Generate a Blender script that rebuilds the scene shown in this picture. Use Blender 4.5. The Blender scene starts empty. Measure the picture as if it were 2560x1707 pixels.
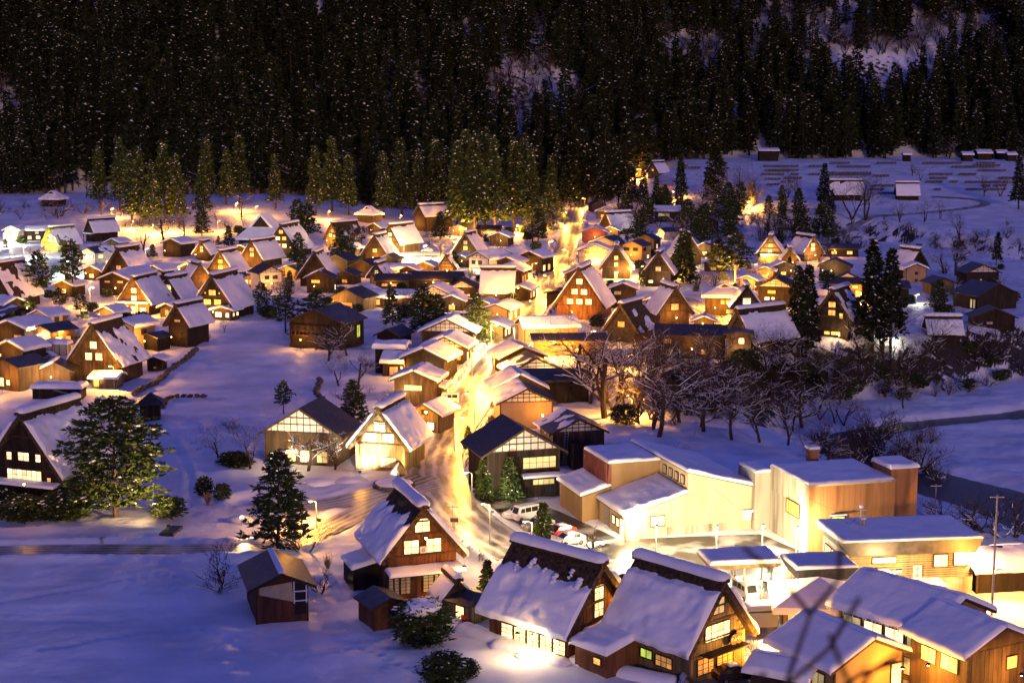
import bpy, math, random
import numpy as np
from mathutils import Vector, Matrix
R = math.radians
rnd = random.Random(7)
sc = bpy.context.scene
col = sc.collection
# ------------------------------------------------------------------ camera
CAM_H, FPX, CX, CY, HORIZON = 52.0, 3900.0, 1280.0, 853.5, 265.0
PITCH = math.atan((CY - HORIZON) / FPX)
cam_d = bpy.data.cameras.new('camera'); cam = bpy.data.objects.new('camera', cam_d); col.objects.link(cam)
cam.location = (0, 0, CAM_H); cam.rotation_euler = (R(90) - PITCH, 0, 0)
cam_d.sensor_width = 36; cam_d.lens = 36 * FPX / 2560; cam_d.clip_end = 5000; cam_d.clip_start = 0.5
cam_d.dof.use_dof = True; cam_d.dof.focus_distance = 230; cam_d.dof.aperture_fstop = 1.6
sc.camera = cam
# ------------------------------------------------------------------ dusk sky, low afterglow, exposure
SUN_EL, SUN_AZ = R(7.5), R(168)          # low light from behind the camera
wld = bpy.data.worlds.new('World'); sc.world = wld; wld.use_nodes = True
wn, wl = wld.node_tree.nodes, wld.node_tree.links
sky = wn.new('ShaderNodeTexSky'); sky.sky_type = 'NISHITA'; sky.sun_disc = False
sky.sun_elevation = R(3); sky.sun_rotation = SUN_AZ; sky.ozone_density = 1; sky.air_density = 1.2
tint = wn.new('ShaderNodeMix'); tint.data_type = 'RGBA'; tint.blend_type = 'MULTIPLY'
tint.inputs[0].default_value = 1.0; tint.inputs[7].default_value = (0.54, 0.56, 2.5, 1)   # tungsten white balance of the dusk blue
wl.new(sky.outputs[0], tint.inputs[6]); wl.new(tint.outputs[2], wn['Background'].inputs[0])
wn['Background'].inputs[1].default_value = 0.15
sun_d = bpy.data.lights.new('sun', 'SUN'); sun = bpy.data.objects.new('sun', sun_d); col.objects.link(sun)
sun_d.energy = 0.85; sun_d.angle = R(5); sun_d.color = (1.0, 0.63, 0.40)
_sd = Vector((math.sin(SUN_AZ) * math.cos(SUN_EL), math.cos(SUN_AZ) * math.cos(SUN_EL), math.sin(SUN_EL)))
sun.rotation_euler = _sd.to_track_quat('Z', 'Y').to_euler()
sc.view_settings.view_transform = 'Standard'; sc.view_settings.look = 'None'
sc.view_settings.exposure = 0.0; sc.view_settings.gamma = 1.0; sc.view_settings.use_curve_mapping = False
cy = sc.cycles
cy.use_denoising = True; cy.max_bounces = 4; cy.diffuse_bounces = 2; cy.glossy_bounces = 2; cy.transmission_bounces = 3
cy.transparent_max_bounces = 4; cy.caustics_reflective = False; cy.caustics_refractive = False
cy.sample_clamp_indirect = 3.0; cy.use_light_tree = True; cy.use_adaptive_sampling = True; cy.adaptive_threshold = 0.04

# ------------------------------------------------------------------ noise and terrain
def _h(xi, yi, s):
    h = (xi.astype(np.int64) * 374761393 + yi.astype(np.int64) * 668265263 + int(s) * 1274126177) & 0xffffffff
    h = ((h ^ (h >> 13)) * 1274126177) & 0xffffffff
    return ((h ^ (h >> 16)) & 0xffffff) / float(0xffffff)
def vn(x, y, s=0):
    x = np.asarray(x, float); y = np.asarray(y, float)
    xi = np.floor(x); yi = np.floor(y); fx = x - xi; fy = y - yi
    fx = fx * fx * (3 - 2 * fx); fy = fy * fy * (3 - 2 * fy)
    a, b, c, d = _h(xi, yi, s), _h(xi + 1, yi, s), _h(xi, yi + 1, s), _h(xi + 1, yi + 1, s)
    return (a * (1 - fx) + b * fx) * (1 - fy) + (c * (1 - fx) + d * fx) * fy
def fbm(x, y, s=0, o=3):
    t = 0; a = .5
    for i in range(o):
        t = t + a * vn(np.asarray(x) * 2 ** i, np.asarray(y) * 2 ** i, s + i * 17); a *= .5
    return t
def sm(a, b, x):
    t = np.clip((np.asarray(x, float) - a) / (b - a), 0, 1); return t * t * (3 - 2 * t)
# river: x, y, half water width, floor half width, bank width
RIVER = np.array([(95, 880, 5, 8, 26), (120, 720, 6, 14, 22), (162, 640, 7, 16, 20), (200, 590, 8, 18, 20), (215, 510, 8, 18, 20),
                  (196, 420, 7, 18, 18), (150, 348, 5, 26, 14), (104, 319, 4, 26, 14), (82, 310, 4, 24, 16), (66, 300, 3.5, 12, 13),
                  (63, 285, 5, 12, 14), (68, 265, 9, 14, 18), (80, 238, 15, 17, 18), (93, 205, 15, 17, 18), (102, 160, 15, 17, 20), (108, 60, 15, 17, 20)], float)
def polyd(X, Y, P):
    X = np.asarray(X, float); Y = np.asarray(Y, float); best = np.full(X.shape, 1e9); att = [np.zeros(X.shape) for _ in range(P.shape[1] - 2)]
    for a, b in zip(P[:-1], P[1:]):
        dx, dy = b[0] - a[0], b[1] - a[1]
        t = np.clip(((X - a[0]) * dx + (Y - a[1]) * dy) / (dx * dx + dy * dy), 0, 1)
        d = np.hypot(X - a[0] - t * dx, Y - a[1] - t * dy); m = d < best
        best = np.where(m, d, best)
        for k in range(len(att)): att[k] = np.where(m, a[2 + k] + t * (b[2 + k] - a[2 + k]), att[k])
    return best, att
WATER_Z = -12.0
def foot(X): return 778 + 45 * sm(-80, 20, X) + 120 * sm(30, 110, X)
def zbase(X, Y):
    X = np.asarray(X, float); Y = np.asarray(Y, float)
    z = np.maximum(0, 49.5 - 0.42 * Y) * (1 - sm(5, 14, np.abs(X))) * (1 - sm(14, 40, Y))      # the lookout knoll under the camera
    z = z + 9 * sm(590, 760, Y) * sm(30, 120, -X)
    z = z + 21 * sm(640, 950, Y) * sm(38, 95, X)
    f = np.maximum(0, Y - foot(X)); z = z + np.where(f > 0, 0.74 * (np.sqrt(f * f + 144) - 12), 0)
    z = z + np.where(f > 0, 1, 0) * sm(0, 60, f) * 26 * (fbm(X / 90, Y / 90, 5) - .44)
    d, (w, fl, bk) = polyd(X, Y, RIVER)
    v = sm(0, 1, (d - fl) / bk)
    xr = np.interp(Y, [60, 160, 205, 238, 265, 285, 300], [108, 102, 93, 80, 68, 63, 66])      # the far shore is a flat gravel bar
    v = v * (1 - sm(0, 6, X - xr) * (1 - sm(304, 314, Y)))
    wob = (fbm(X / 9, Y / 9, 11) - .44) * 5 * v * (1 - v) * 4
    low = -11.1 + 0.5 * (fbm(X / 6, Y / 6, 3) - .4) - 1.7 * (1 - sm(0.55, 1.5, d / np.maximum(w, .1)))
    fade = 1 - sm(690, 760, Y)
    return z * (1 - (1 - v) * fade) + low * (1 - v) * fade + wob * fade * (Y < 690)
def ray(px, py):
    a, b = (px - CX) / FPX, -(py - CY) / FPX
    return Vector((a, math.cos(PITCH) + b * math.sin(PITCH), -math.sin(PITCH) + b * math.cos(PITCH)))
def at_z(px, py, z):
    d = ray(px, py); t = (z - CAM_H) / d.z; return Vector((0, 0, CAM_H)) + d * t
def at_y(px, py, Y):
    d = ray(px, py); return Vector((0, 0, CAM_H)) + d * (Y / d.y)
_ts = np.concatenate([np.arange(118, 500, 1.0), np.arange(500, 1300, 2.0)])
def G(px, py):
    """the point of the terrain under a pixel of the photograph"""
    d = ray(px, py); t = _ts / d.y
    X = d.x * t; Z = CAM_H + d.z * t; h = Z - zbase(X, _ts)
    k = np.argmax(h <= 0) if (h <= 0).any() else len(h) - 1
    k = max(k, 1); f = h[k - 1] / (h[k - 1] - h[k]) if h[k - 1] != h[k] else 0
    Y = _ts[k - 1] + f * (_ts[k] - _ts[k - 1]); x = d.x * Y / d.y
    return Vector((x, Y, float(zbase(x, Y))))
def px_per_m(py): return (py - HORIZON) / CAM_H

# ------------------------------------------------------------------ materials
MATS = {}
def mat(name, c1, c2=None, scale=2.0, stretch=(1, 1, 1), rough=.8, bump=0., bscale=None, spec=.25, var=0., metal=0., contrast=(.35, .65), coords='pos', emit=None, es=1.):
    if name in MATS: return MATS[name]
    m = bpy.data.materials.new(name); m.use_nodes = True; N, Lk = m.node_tree.nodes, m.node_tree.links
    b = N['Principled BSDF']; b.inputs['Roughness'].default_value = rough; b.inputs['Specular IOR Level'].default_value = spec; b.inputs['Metallic'].default_value = metal
    src = N.new('ShaderNodeNewGeometry').outputs['Position'] if coords == 'pos' else N.new('ShaderNodeTexCoord').outputs['Object']
    mp = N.new('ShaderNodeMapping'); mp.inputs['Scale'].default_value = stretch; Lk.new(src, mp.inputs[0])
    nz = N.new('ShaderNodeTexNoise'); nz.inputs['Scale'].default_value = scale; nz.inputs['Detail'].default_value = 4; Lk.new(mp.outputs[0], nz.inputs[0])
    out = None
    if c2 is not None:
        rp = N.new('ShaderNodeValToRGB'); e = rp.color_ramp.elements
        e[0].position, e[1].position = contrast; e[0].color = (*c1, 1); e[1].color = (*c2, 1)
        Lk.new(nz.outputs[0], rp.inputs[0]); out = rp.outputs[0]
    if var:
        oi = N.new('ShaderNodeObjectInfo'); mr = N.new('ShaderNodeMapRange'); mr.inputs[3].default_value = 1 - var; mr.inputs[4].default_value = 1 + var
        Lk.new(oi.outputs['Random'], mr.inputs[0]); mx = N.new('ShaderNodeMix'); mx.data_type = 'RGBA'; mx.blend_type = 'MULTIPLY'; mx.inputs[0].default_value = 1
        if out: Lk.new(out, mx.inputs[6])
        else: mx.inputs[6].default_value = (*c1, 1)
        Lk.new(mr.outputs[0], mx.inputs[7]); out = mx.outputs[2]
    if out: Lk.new(out, b.inputs['Base Color'])
    else: b.inputs['Base Color'].default_value = (*c1, 1)
    if bump:
        bn = N.new('ShaderNodeBump'); bn.inputs['Strength'].default_value = bump; bn.inputs['Distance'].default_value = .15
        n2 = N.new('ShaderNodeTexNoise'); n2.inputs['Scale'].default_value = bscale or scale * 2; n2.inputs['Detail'].default_value = 5
        Lk.new(mp.outputs[0], n2.inputs[0]); Lk.new(n2.outputs[0], bn.inputs['Height']); Lk.new(bn.outputs[0], b.inputs['Normal'])
    if emit:
        b.inputs['Emission Color'].default_value = (*emit, 1); b.inputs['Emission Strength'].default_value = es
    MATS[name] = m; return m
SNOW = mat('snow', (.78, .80, .84), (.86, .87, .9), .6, rough=.55, bump=.35, bscale=1.6, spec=.3)
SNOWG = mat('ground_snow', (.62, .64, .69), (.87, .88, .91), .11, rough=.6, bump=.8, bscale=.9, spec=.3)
THATCH = mat('thatch', (.022, .015, .009), (.085, .058, .032), 2.5, (1, 1, 1), .95, .8, 7)
THATCHG = mat('green_lit_thatch', (.10, .09, .02), (.20, .18, .04), 2.5, (1, 1, 1), .95, .8, 7)  # yellow-green of the floodlight put into the thatch colour
WOOD = mat('weathered_wood', (.034, .020, .011), (.085, .051, .027), 1.4, (1, 1, .18), .8, .3, 9, var=.28)
WOODD = mat('dark_wood', (.011, .007, .0045), (.030, .018, .011), 1.4, (1, 1, .18), .8, .3, 9, var=.3)
WOODR = mat('red_wood', (.060, .022, .010), (.13, .05, .02), 1.4, (1, 1, .18), .75, .3, 9, var=.3)
WOODP = mat('pale_wood', (.10, .074, .038), (.19, .145, .078), 1.4, (1, 1, .18), .8, .3, 9, var=.2)
TIMBER = mat('timber', (.030, .019, .012), (.055, .034, .02), 3, rough=.7, var=.2)
PLASTER = mat('plaster', (.52, .47, .40), (.64, .59, .52), 1.2, rough=.9)
BEIGE = mat('beige_siding', (.27, .185, .11), (.33, .235, .14), .6, (1, 1, .2), .8)
OCHRE = mat('ochre_siding', (.27, .175, .075), (.33, .22, .10), .6, (1, 1, .2), .8, var=.06)
CREAM = mat('cream_siding', (.44, .36, .23), (.52, .43, .28), .6, (1, 1, .2), .8)
CONC = mat('stained_concrete', (.13, .115, .085), (.40, .36, .29), .5, (1, 1, .12), .9, .15, 4, contrast=(.32, .5))
RUST = mat('rusty_siding', (.17, .075, .025), (.34, .16, .06), .55, (1.6, 1.6, .10), .7, contrast=(.3, .6), var=.12)
METAL = mat('dark_metal_roof', (.018, .018, .022), (.05, .048, .055), 1.1, (1, 1, 1), .45, .1, spec=.4)
METALR = mat('red_metal_roof', (.15, .04, .035), (.24, .075, .06), 1.1, rough=.5)
TILE = mat('tile_roof', (.022, .021, .026), (.05, .046, .05), 1.8, rough=.5, bump=.3, bscale=5)
STONE = mat('stone', (.05, .045, .04), (.15, .135, .12), 1.6, rough=.95, bump=.7, bscale=4)
STEEL = mat('galvanised_steel', (.30, .29, .28), (.42, .41, .39), 3, rough=.45, metal=.6)
BLACK = mat('black_rubber', (.012, .012, .012), rough=.7)
GLASS = mat('dark_glass', (.02, .022, .026), rough=.08, spec=.6)
CURTAIN = mat('unlit_paper_window', (.42, .36, .27), (.50, .44, .34), 2, rough=.9)
BARK = mat('bark', (.028, .018, .012), (.08, .052, .034), 3, (1, 1, .3), .95, .5, 8)
TWIG = mat('twig', (.035, .022, .015), (.075, .046, .03), 3, rough=.95)
CEDAR = mat('cedar_foliage', (.008, .012, .006), (.027, .036, .014), .5, rough=.9, var=.35, spec=.1)
PINE = mat('pine_foliage', (.016, .028, .008), (.060, .085, .022), .8, rough=.85, var=.2, spec=.15)
REED = mat('dry_reed', (.20, .13, .07), (.34, .24, .13), 4, (1, 1, .2), .95)
RED = mat('red_paint', (.42, .03, .025), rough=.4)
WHITE = mat('white_paint', (.74, .74, .73), rough=.35, spec=.5)
GREENP = mat('green_paint', (.05, .16, .09), rough=.4)
CARDK = mat('black_paint', (.015, .013, .012), rough=.25, spec=.6)
def glow(name, c, s):
    """something lit from inside, unevenly from window to window and across each one"""
    m = mat(name, tuple(min(1, x * .7) for x in c), rough=.7, emit=c, es=s); N, Lk = m.node_tree.nodes, m.node_tree.links
    oi = N.new('ShaderNodeObjectInfo'); a = N.new('ShaderNodeMapRange'); a.inputs[3].default_value = .55 * s; a.inputs[4].default_value = 1.25 * s; Lk.new(oi.outputs['Random'], a.inputs[0])
    g = N.new('ShaderNodeNewGeometry'); nz = N.new('ShaderNodeTexNoise'); nz.inputs['Scale'].default_value = 1.3; Lk.new(g.outputs['Position'], nz.inputs[0]); b = N.new('ShaderNodeMapRange'); b.inputs[1].default_value = .3; b.inputs[2].default_value = .7; b.inputs[3].default_value = .5; b.inputs[4].default_value = 1.2; Lk.new(nz.outputs[0], b.inputs[0])
    mu = N.new('ShaderNodeMath'); mu.operation = 'MULTIPLY'; Lk.new(a.outputs[0], mu.inputs[0]); Lk.new(b.outputs[0], mu.inputs[1]); Lk.new(mu.outputs[0], N['Principled BSDF'].inputs['Emission Strength']); return m
LIT = {'w': glow('lit_paper_window', (1.0, .72, .34), 2.3), 'o': glow('lit_amber_window', (1.0, .50, .12), 1.5),
       'd': glow('dim_amber_window', (1.0, .48, .12), .45), 'c': glow('lit_cool_window', (.92, .95, .80), 2.0), 'g': glow('lit_green_window', (.62, .80, .12), .9),
       'y': glow('dim_yellow_window', (.9, .72, .32), .5), 'n': CURTAIN, 'x': GLASS}
BULB = glow('sodium_bulb', (1.0, .62, .2), 30); BULBW = glow('white_bulb', (1.0, .93, .75), 30); TAIL = glow('red_lamp', (1.0, .03, .03), 8)
HEAD = mat('headlamp_lens', (.55, .55, .52), rough=.15, spec=.6)

# ------------------------------------------------------------------ mesh helpers
class MB:
    def __init__(s): s.v = []; s.f = []
    def box(s, x0, x1, y0, y1, z0, z1):
        n = len(s.v); s.v += [(x, y, z) for z in (z0, z1) for x, y in ((x0, y0), (x1, y0), (x1, y1), (x0, y1))]
        s.f += [(n, n + 3, n + 2, n + 1), (n + 4, n + 5, n + 6, n + 7), (n, n + 1, n + 5, n + 4), (n + 1, n + 2, n + 6, n + 5), (n + 2, n + 3, n + 7, n + 6), (n + 3, n, n + 4, n + 7)]
        return s
    def poly(s, pts): n = len(s.v); s.v += [tuple(p) for p in pts]; s.f.append(tuple(range(n, n + len(pts)))); return s
    def prism(s, xz, y0, y1):
        n = len(s.v); k = len(xz); s.v += [(x, y0, z) for x, z in xz] + [(x, y1, z) for x, z in xz]
        s.f += [tuple(range(n, n + k)), tuple(range(n + 2 * k - 1, n + k - 1, -1))] + [(n + (i + 1) % k, n + i, n + k + i, n + k + (i + 1) % k) for i in range(k)]; return s
    def tube(s, p, q, r0, r1, k=6, cap=True):
        p, q = Vector(p), Vector(q); d = (q - p)
        if d.length < 1e-6: return s
        d.normalize(); a = d.orthogonal().normalized(); b = d.cross(a); n = len(s.v)
        for c, r in ((p, r0), (q, r1)):
            for i in range(k):
                t = 2 * math.pi * i / k; s.v.append(tuple(c + a * (r * math.cos(t)) + b * (r * math.sin(t))))
        s.f += [(n + i, n + (i + 1) % k, n + k + (i + 1) % k, n + k + i) for i in range(k)]
        if cap: s.f += [tuple(range(n + k - 1, n - 1, -1)), tuple(range(n + k, n + 2 * k))]
        return s
    def blob(s, c, rx, ry, rz, r, jit=.25, n=7, m=4):
        b = len(s.v); c = Vector(c)
        for j in range(1, m):
            t = math.pi * j / m
            for i in range(n):
                a = 2 * math.pi * i / n + j * .4; q = 1 + r.uniform(-jit, jit)
                s.v.append((c.x + rx * q * math.sin(t) * math.cos(a), c.y + ry * q * math.sin(t) * math.sin(a), c.z + rz * q * math.cos(t)))
        s.v += [(c.x, c.y, c.z + rz), (c.x, c.y, c.z - rz)]; top = len(s.v) - 2
        for j in range(m - 2):
            for i in range(n):
                s.f.append((b + j * n + i, b + j * n + n + i, b + j * n + n + (i + 1) % n, b + j * n + (i + 1) % n))
        for i in range(n):
            s.f.append((top, b + i, b + (i + 1) % n)); k = b + (m - 2) * n; s.f.append((top + 1, k + (i + 1) % n, k + i))
        return s
    def mesh(s, name, m, smooth=False):
        me = bpy.data.meshes.new(name); me.from_pydata(s.v, [], s.f); me.materials.append(m)
        if smooth: me.polygons.foreach_set('use_smooth', [True] * len(me.polygons))
        me.update(); return me
def np_mesh(name, V, F, m, smooth=True):
    me = bpy.data.meshes.new(name); V = np.asarray(V, np.float32); F = np.asarray(F, np.int32); k = F.shape[1]
    me.vertices.add(len(V)); me.vertices.foreach_set('co', V.ravel()); me.loops.add(F.size); me.loops.foreach_set('vertex_index', F.ravel())
    me.polygons.add(len(F)); me.polygons.foreach_set('loop_start', np.arange(len(F), dtype=np.int32) * k)
    me.materials.append(m); me.update(calc_edges=True)
    if smooth: me.polygons.foreach_set('use_smooth', np.ones(len(F), bool))
    return me
def link(name, data, parent=None, loc=(0, 0, 0), rot=(0, 0, 0), scale=(1, 1, 1)):
    o = bpy.data.objects.new(name, data); col.objects.link(o); o.location = loc; o.rotation_euler = rot; o.scale = scale
    if parent: o.parent = parent
    return o
def part(name, mb, m, parent, smooth=False, **k): return link(name, mb.mesh(name, m, smooth), parent, **k)
_cube = {}
def piece(name, m, parent, x0, x1, y0, y1, z0, z1):
    """a plain board: one shared cube per material, sized by the object"""
    if m.name not in _cube: _cube[m.name] = MB().box(-.5, .5, -.5, .5, -.5, .5).mesh('board_' + m.name, m)
    return link(name, _cube[m.name], parent, ((x0 + x1) / 2, (y0 + y1) / 2, (z0 + z1) / 2), (0, 0, 0), (x1 - x0, y1 - y0, z1 - z0))
def tag(o, label, cat, group=None):
    o['label'] = label; o['category'] = cat
    if group: o['group'] = group
    return o
def thing(name, label, cat, loc, yaw=0., group=None):
    o = link(name, None, None, loc, (0, 0, R(yaw))); o.empty_display_size = .5; return tag(o, label, cat, group)
def struct(name, me): o = link(name, me); o['kind'] = 'structure'; return o
def copy_tree(o, parent=None):
    c = o.copy(); col.objects.link(c); c.parent = parent
    for ch in o.children: copy_tree(ch, c)
    return c
# ------------------------------------------------------------------ roads, car park, ground, river
def smooth_path(px, step=3.0):
    P = [G(*p) for p in px]; P = [P[0] * 2 - P[1]] + P + [P[-1] * 2 - P[-2]]; out = []
    for i in range(1, len(P) - 2):
        a, b, c, d = P[i - 1:i + 3]; n = max(2, int((c - b).length / step))
        for k in range(n):
            t = k / n
            q = .5 * ((2 * b) + (c - a) * t + (2 * a - 5 * b + 4 * c - d) * t * t + (3 * b - a - 3 * c + d) * t ** 3); out.append((q.x, q.y))
    out.append((P[-2].x, P[-2].y)); return np.array(out)
ROADS = {
    'main_street': ([(1446, 500), (1436, 540), (1418, 610), (1385, 675), (1356, 724), (1318, 784), (1273, 860), (1219, 936), (1170, 1012), (1117, 1088), (1090, 1150), (1098, 1200), (1130, 1262), (1195, 1322), (1275, 1368), (1390, 1410), (1560, 1425), (1700, 1450), (1850, 1500), (1885, 1590), (1860, 1720)], 3.5, .55),
    'side_lane': ([(-60, 1378), (218, 1373), (522, 1372), (720, 1358), (860, 1300), (985, 1240), (1080, 1215)], 1.7, .25),
    'yard_lane': ([(640, 1252), (800, 1262), (960, 1225), (1060, 1190)], 2.2, .2),
    'temple_lane': ([(1385, 675), (1250, 655), (1080, 640), (930, 650), (800, 690)], 2.2, .15),
    'shrine_lane': ([(1560, 765), (1700, 745), (1800, 800), (1850, 850)], 1.9, .15),
    'hill_lane': ([(1980, 572), (2150, 558), (2330, 530), (2460, 512), (2430, 498), (2330, 492)], 1.8, .12),
    'left_lane': ([(120, 880), (190, 850), (240, 815), (330, 800), (420, 800)], 1.9, .15)}
PATHS = {k: smooth_path(v[0]) for k, v in ROADS.items()}
LOT_PX = {'car_park': [(1196, 1247), (1300, 1238), (1405, 1280), (1545, 1345), (1450, 1352), (1330, 1330)],
          'forecourt': [(1395, 1395), (1545, 1347), (1900, 1334), (2010, 1380), (1930, 1420), (1880, 1460), (1760, 1452), (1600, 1420)]}
LOTS = {k: np.array([(G(*p).x, G(*p).y) for p in v]) for k, v in LOT_PX.items()}
def inside(X, Y, P):
    r = np.zeros(X.shape, bool)
    for (x1, y1), (x2, y2) in zip(P, np.roll(P, -1, 0)):
        r ^= ((y1 > Y) != (y2 > Y)) & (X < (x2 - x1) * (Y - y1) / (y2 - y1 + 1e-12) + x1)
    return r
TRACKS = [smooth_path(p, 1.0) for p in ([(380, 1010), (520, 1000), (700, 985), (790, 990)], [(500, 905), (600, 930), (760, 940), (840, 930)], [(0, 1500), (200, 1470), (420, 1440), (560, 1480)], [(560, 1600), (700, 1640), (900, 1620), (1040, 1680)], [(430, 1100), (470, 1180), (480, 1260)], [(2200, 1030), (2400, 1010), (2550, 990)], [(0, 1010), (120, 1040), (300, 1030)], [(100, 1620), (420, 1570), (620, 1590)])]
def relief(X, Y):
    """snow lying on the terrain: drifts, ploughed banks beside the roads, bare roads"""
    z = .55 * (fbm(X / 7, Y / 7, 21) - .44) + .34 * (fbm(X / 1.8, Y / 2.6, 31) - .44) + .10 * np.sin(X * 1.1 + Y * .35 + 3 * fbm(X / 15, Y / 15, 61)) * sm(.5, .62, fbm(X / 17, Y / 11, 71)) + .9 * (fbm(X / 22, Y / 22, 41) - .44)
    z = z * (.75 + .25 * sm(160, 260, Y)) * sm(120, 135, Y)
    z = z + .55 * (fbm(X / 11, Y / 1.9, 81) - .44) * sm(130, 150, Y) * (1 - sm(420, 520, Y))       # wind streaks
    for P in TRACKS:                                                # trodden trails across the fields
        m = (X > P[:, 0].min() - 2) & (X < P[:, 0].max() + 2) & (Y > P[:, 1].min() - 2) & (Y < P[:, 1].max() + 2); d, (q,) = polyd(X[m], Y[m], np.c_[P, np.arange(len(P)) * 1.0])
        z[m] -= (.15 + .10 * np.sin(q * 5.0)) * np.exp(-(d / .55) ** 2) - .07 * np.exp(-((d - 1) / .4) ** 2)
    E = np.ones(X.shape)
    for k, (p, hw, bank) in ROADS.items():
        P = PATHS[k]; m = (X > P[:, 0].min() - 8) & (X < P[:, 0].max() + 8) & (Y > P[:, 1].min() - 8) & (Y < P[:, 1].max() + 8)
        d, _ = polyd(X[m], Y[m], np.c_[P, np.zeros(len(P))]); xm, ym = X[m], Y[m]
        z[m] += bank * 2 * (.4 + 1.3 * fbm(xm / 1.7, ym / 1.7, 51)) * np.exp(-((d - hw - 1.7) / 1.0) ** 2)
        E[m] = np.minimum(E[m], sm(hw, hw + 1.9, d))
    z = z * E - .25 * (1 - E)
    for k, P in LOTS.items():
        d, _ = polyd(X, Y, np.c_[np.vstack([P, P[:1]]), np.zeros(len(P) + 1)]); d = np.where(inside(X, Y, P), -d, d); e = sm(-.3, 2.2, d); z = z * e - .2 * (1 - e)
    return z
def build_ground():
    Ys = np.concatenate([np.arange(4, 118, 3.0), np.exp(np.arange(math.log(118), math.log(1320), .0042)), [1400]])
    ts = np.concatenate([np.linspace(-1.1, -.36, 26)[:-1], np.linspace(-.36, .36, 430), np.linspace(.36, 1.1, 26)[1:]])
    Yg, tg = np.meshgrid(Ys, ts, indexing='ij'); Xg = tg * (Yg + 25)
    Z = zbase(Xg, Yg) + relief(Xg, Yg); V = np.stack([Xg, Yg, Z], -1).reshape(-1, 3)
    n, m = Yg.shape; i = np.arange((n - 1) * m).reshape(n - 1, m)[:, :-1].ravel()
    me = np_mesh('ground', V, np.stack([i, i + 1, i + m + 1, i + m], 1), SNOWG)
    return struct('ground', me)
def ground_material():
    """snow, with dark rock and scrub soil where the bank is too steep to hold it"""
    N, Lk = SNOWG.node_tree.nodes, SNOWG.node_tree.links; b = N['Principled BSDF']; old = b.inputs['Base Color'].links[0].from_socket
    g = N.new('ShaderNodeNewGeometry'); s = N.new('ShaderNodeSeparateXYZ'); Lk.new(g.outputs['True Normal'], s.inputs[0])
    nz = N.new('ShaderNodeTexNoise'); nz.inputs['Scale'].default_value = .35; nz.inputs['Detail'].default_value = 5; Lk.new(g.outputs['Position'], nz.inputs[0])
    ad = N.new('ShaderNodeMath'); ad.operation = 'MULTIPLY_ADD'; ad.inputs[1].default_value = .5; Lk.new(nz.outputs[0], ad.inputs[0]); Lk.new(s.outputs[2], ad.inputs[2])
    mr = N.new('ShaderNodeMapRange'); mr.inputs[1].default_value = .96; mr.inputs[2].default_value = 1.02; Lk.new(ad.outputs[0], mr.inputs[0])
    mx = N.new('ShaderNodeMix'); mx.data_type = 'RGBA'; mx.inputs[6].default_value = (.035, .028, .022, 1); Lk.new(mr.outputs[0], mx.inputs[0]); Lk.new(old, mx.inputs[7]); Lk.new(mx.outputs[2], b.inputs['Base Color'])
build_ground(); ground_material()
ROADM = mat('slushy_asphalt', (.050, .046, .042), (.40, .39, .38), .42, (1, .35, 1), .38, .25, 2.2, spec=.4, contrast=(.38, .68))
LOTM = mat('wet_asphalt', (.035, .032, .03), (.42, .42, .42), .22, (1, 1, 1), .35, .15, 2, spec=.4, contrast=(.48, .66))
def ribbon(name, P, hw, m, dz, nx=13):
    T = np.gradient(P, axis=0); T /= np.linalg.norm(T, axis=1)[:, None]; Nn = np.c_[-T[:, 1], T[:, 0]]
    V = []
    for k in np.linspace(-1, 1, nx):
        q = P + Nn * (hw + .45) * k; V.append(np.c_[q, zbase(q[:, 0], q[:, 1]) + dz])
    V = np.stack(V, 1); n = len(P); i = (np.arange(n - 1)[:, None] * nx + np.arange(nx - 1)[None]).ravel()
    me = np_mesh(name, V.reshape(-1, 3), np.stack([i, i + nx, i + nx + 1, i + 1], 1), m)
    at = me.attributes.new('across', 'FLOAT', 'POINT'); at.data.foreach_set('value', np.tile(np.linspace(-1, 1, nx), n).astype(np.float32)); return struct(name, me)
def ruts():
    """wheel tracks worn through the packed snow along the road"""
    N, Lk = ROADM.node_tree.nodes, ROADM.node_tree.links; b = N['Principled BSDF']; old = b.inputs['Base Color'].links[0].from_socket
    a = N.new('ShaderNodeAttribute'); a.attribute_name = 'across'; nz = N.new('ShaderNodeTexNoise'); nz.inputs['Scale'].default_value = .25; g = N.new('ShaderNodeNewGeometry'); Lk.new(g.outputs['Position'], nz.inputs[0])
    ad = N.new('ShaderNodeMath'); ad.operation = 'MULTIPLY_ADD'; ad.inputs[1].default_value = .35; Lk.new(nz.outputs[0], ad.inputs[0]); Lk.new(a.outputs['Fac'], ad.inputs[2])
    sn = N.new('ShaderNodeMath'); sn.operation = 'MULTIPLY'; sn.inputs[1].default_value = 13.5; Lk.new(ad.outputs[0], sn.inputs[0]); s2 = N.new('ShaderNodeMath'); s2.operation = 'SINE'; Lk.new(sn.outputs[0], s2.inputs[0])
    mr = N.new('ShaderNodeMapRange'); mr.inputs[1].default_value = -.2; mr.inputs[2].default_value = .9; mr.inputs[4].default_value = .6; Lk.new(s2.outputs[0], mr.inputs[0])
    mx = N.new('ShaderNodeMix'); mx.data_type = 'RGBA'; mx.inputs[7].default_value = (.62, .61, .60, 1); Lk.new(mr.outputs[0], mx.inputs[0]); Lk.new(old, mx.inputs[6]); Lk.new(mx.outputs[2], b.inputs['Base Color'])
ruts()
for q, (k, v) in enumerate(ROADS.items()): ribbon(k, PATHS[k], v[1], ROADM, .02 + .006 * q)
for q, (k, P) in enumerate(LOTS.items()): struct(k, MB().poly([(x, y, -.03 + .02 * q + 0.0) for x, y in P]).mesh(k, LOTM))
WATER = mat('river_water', (.008, .010, .014), rough=.32, bump=.25, bscale=.7, spec=.5)
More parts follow.
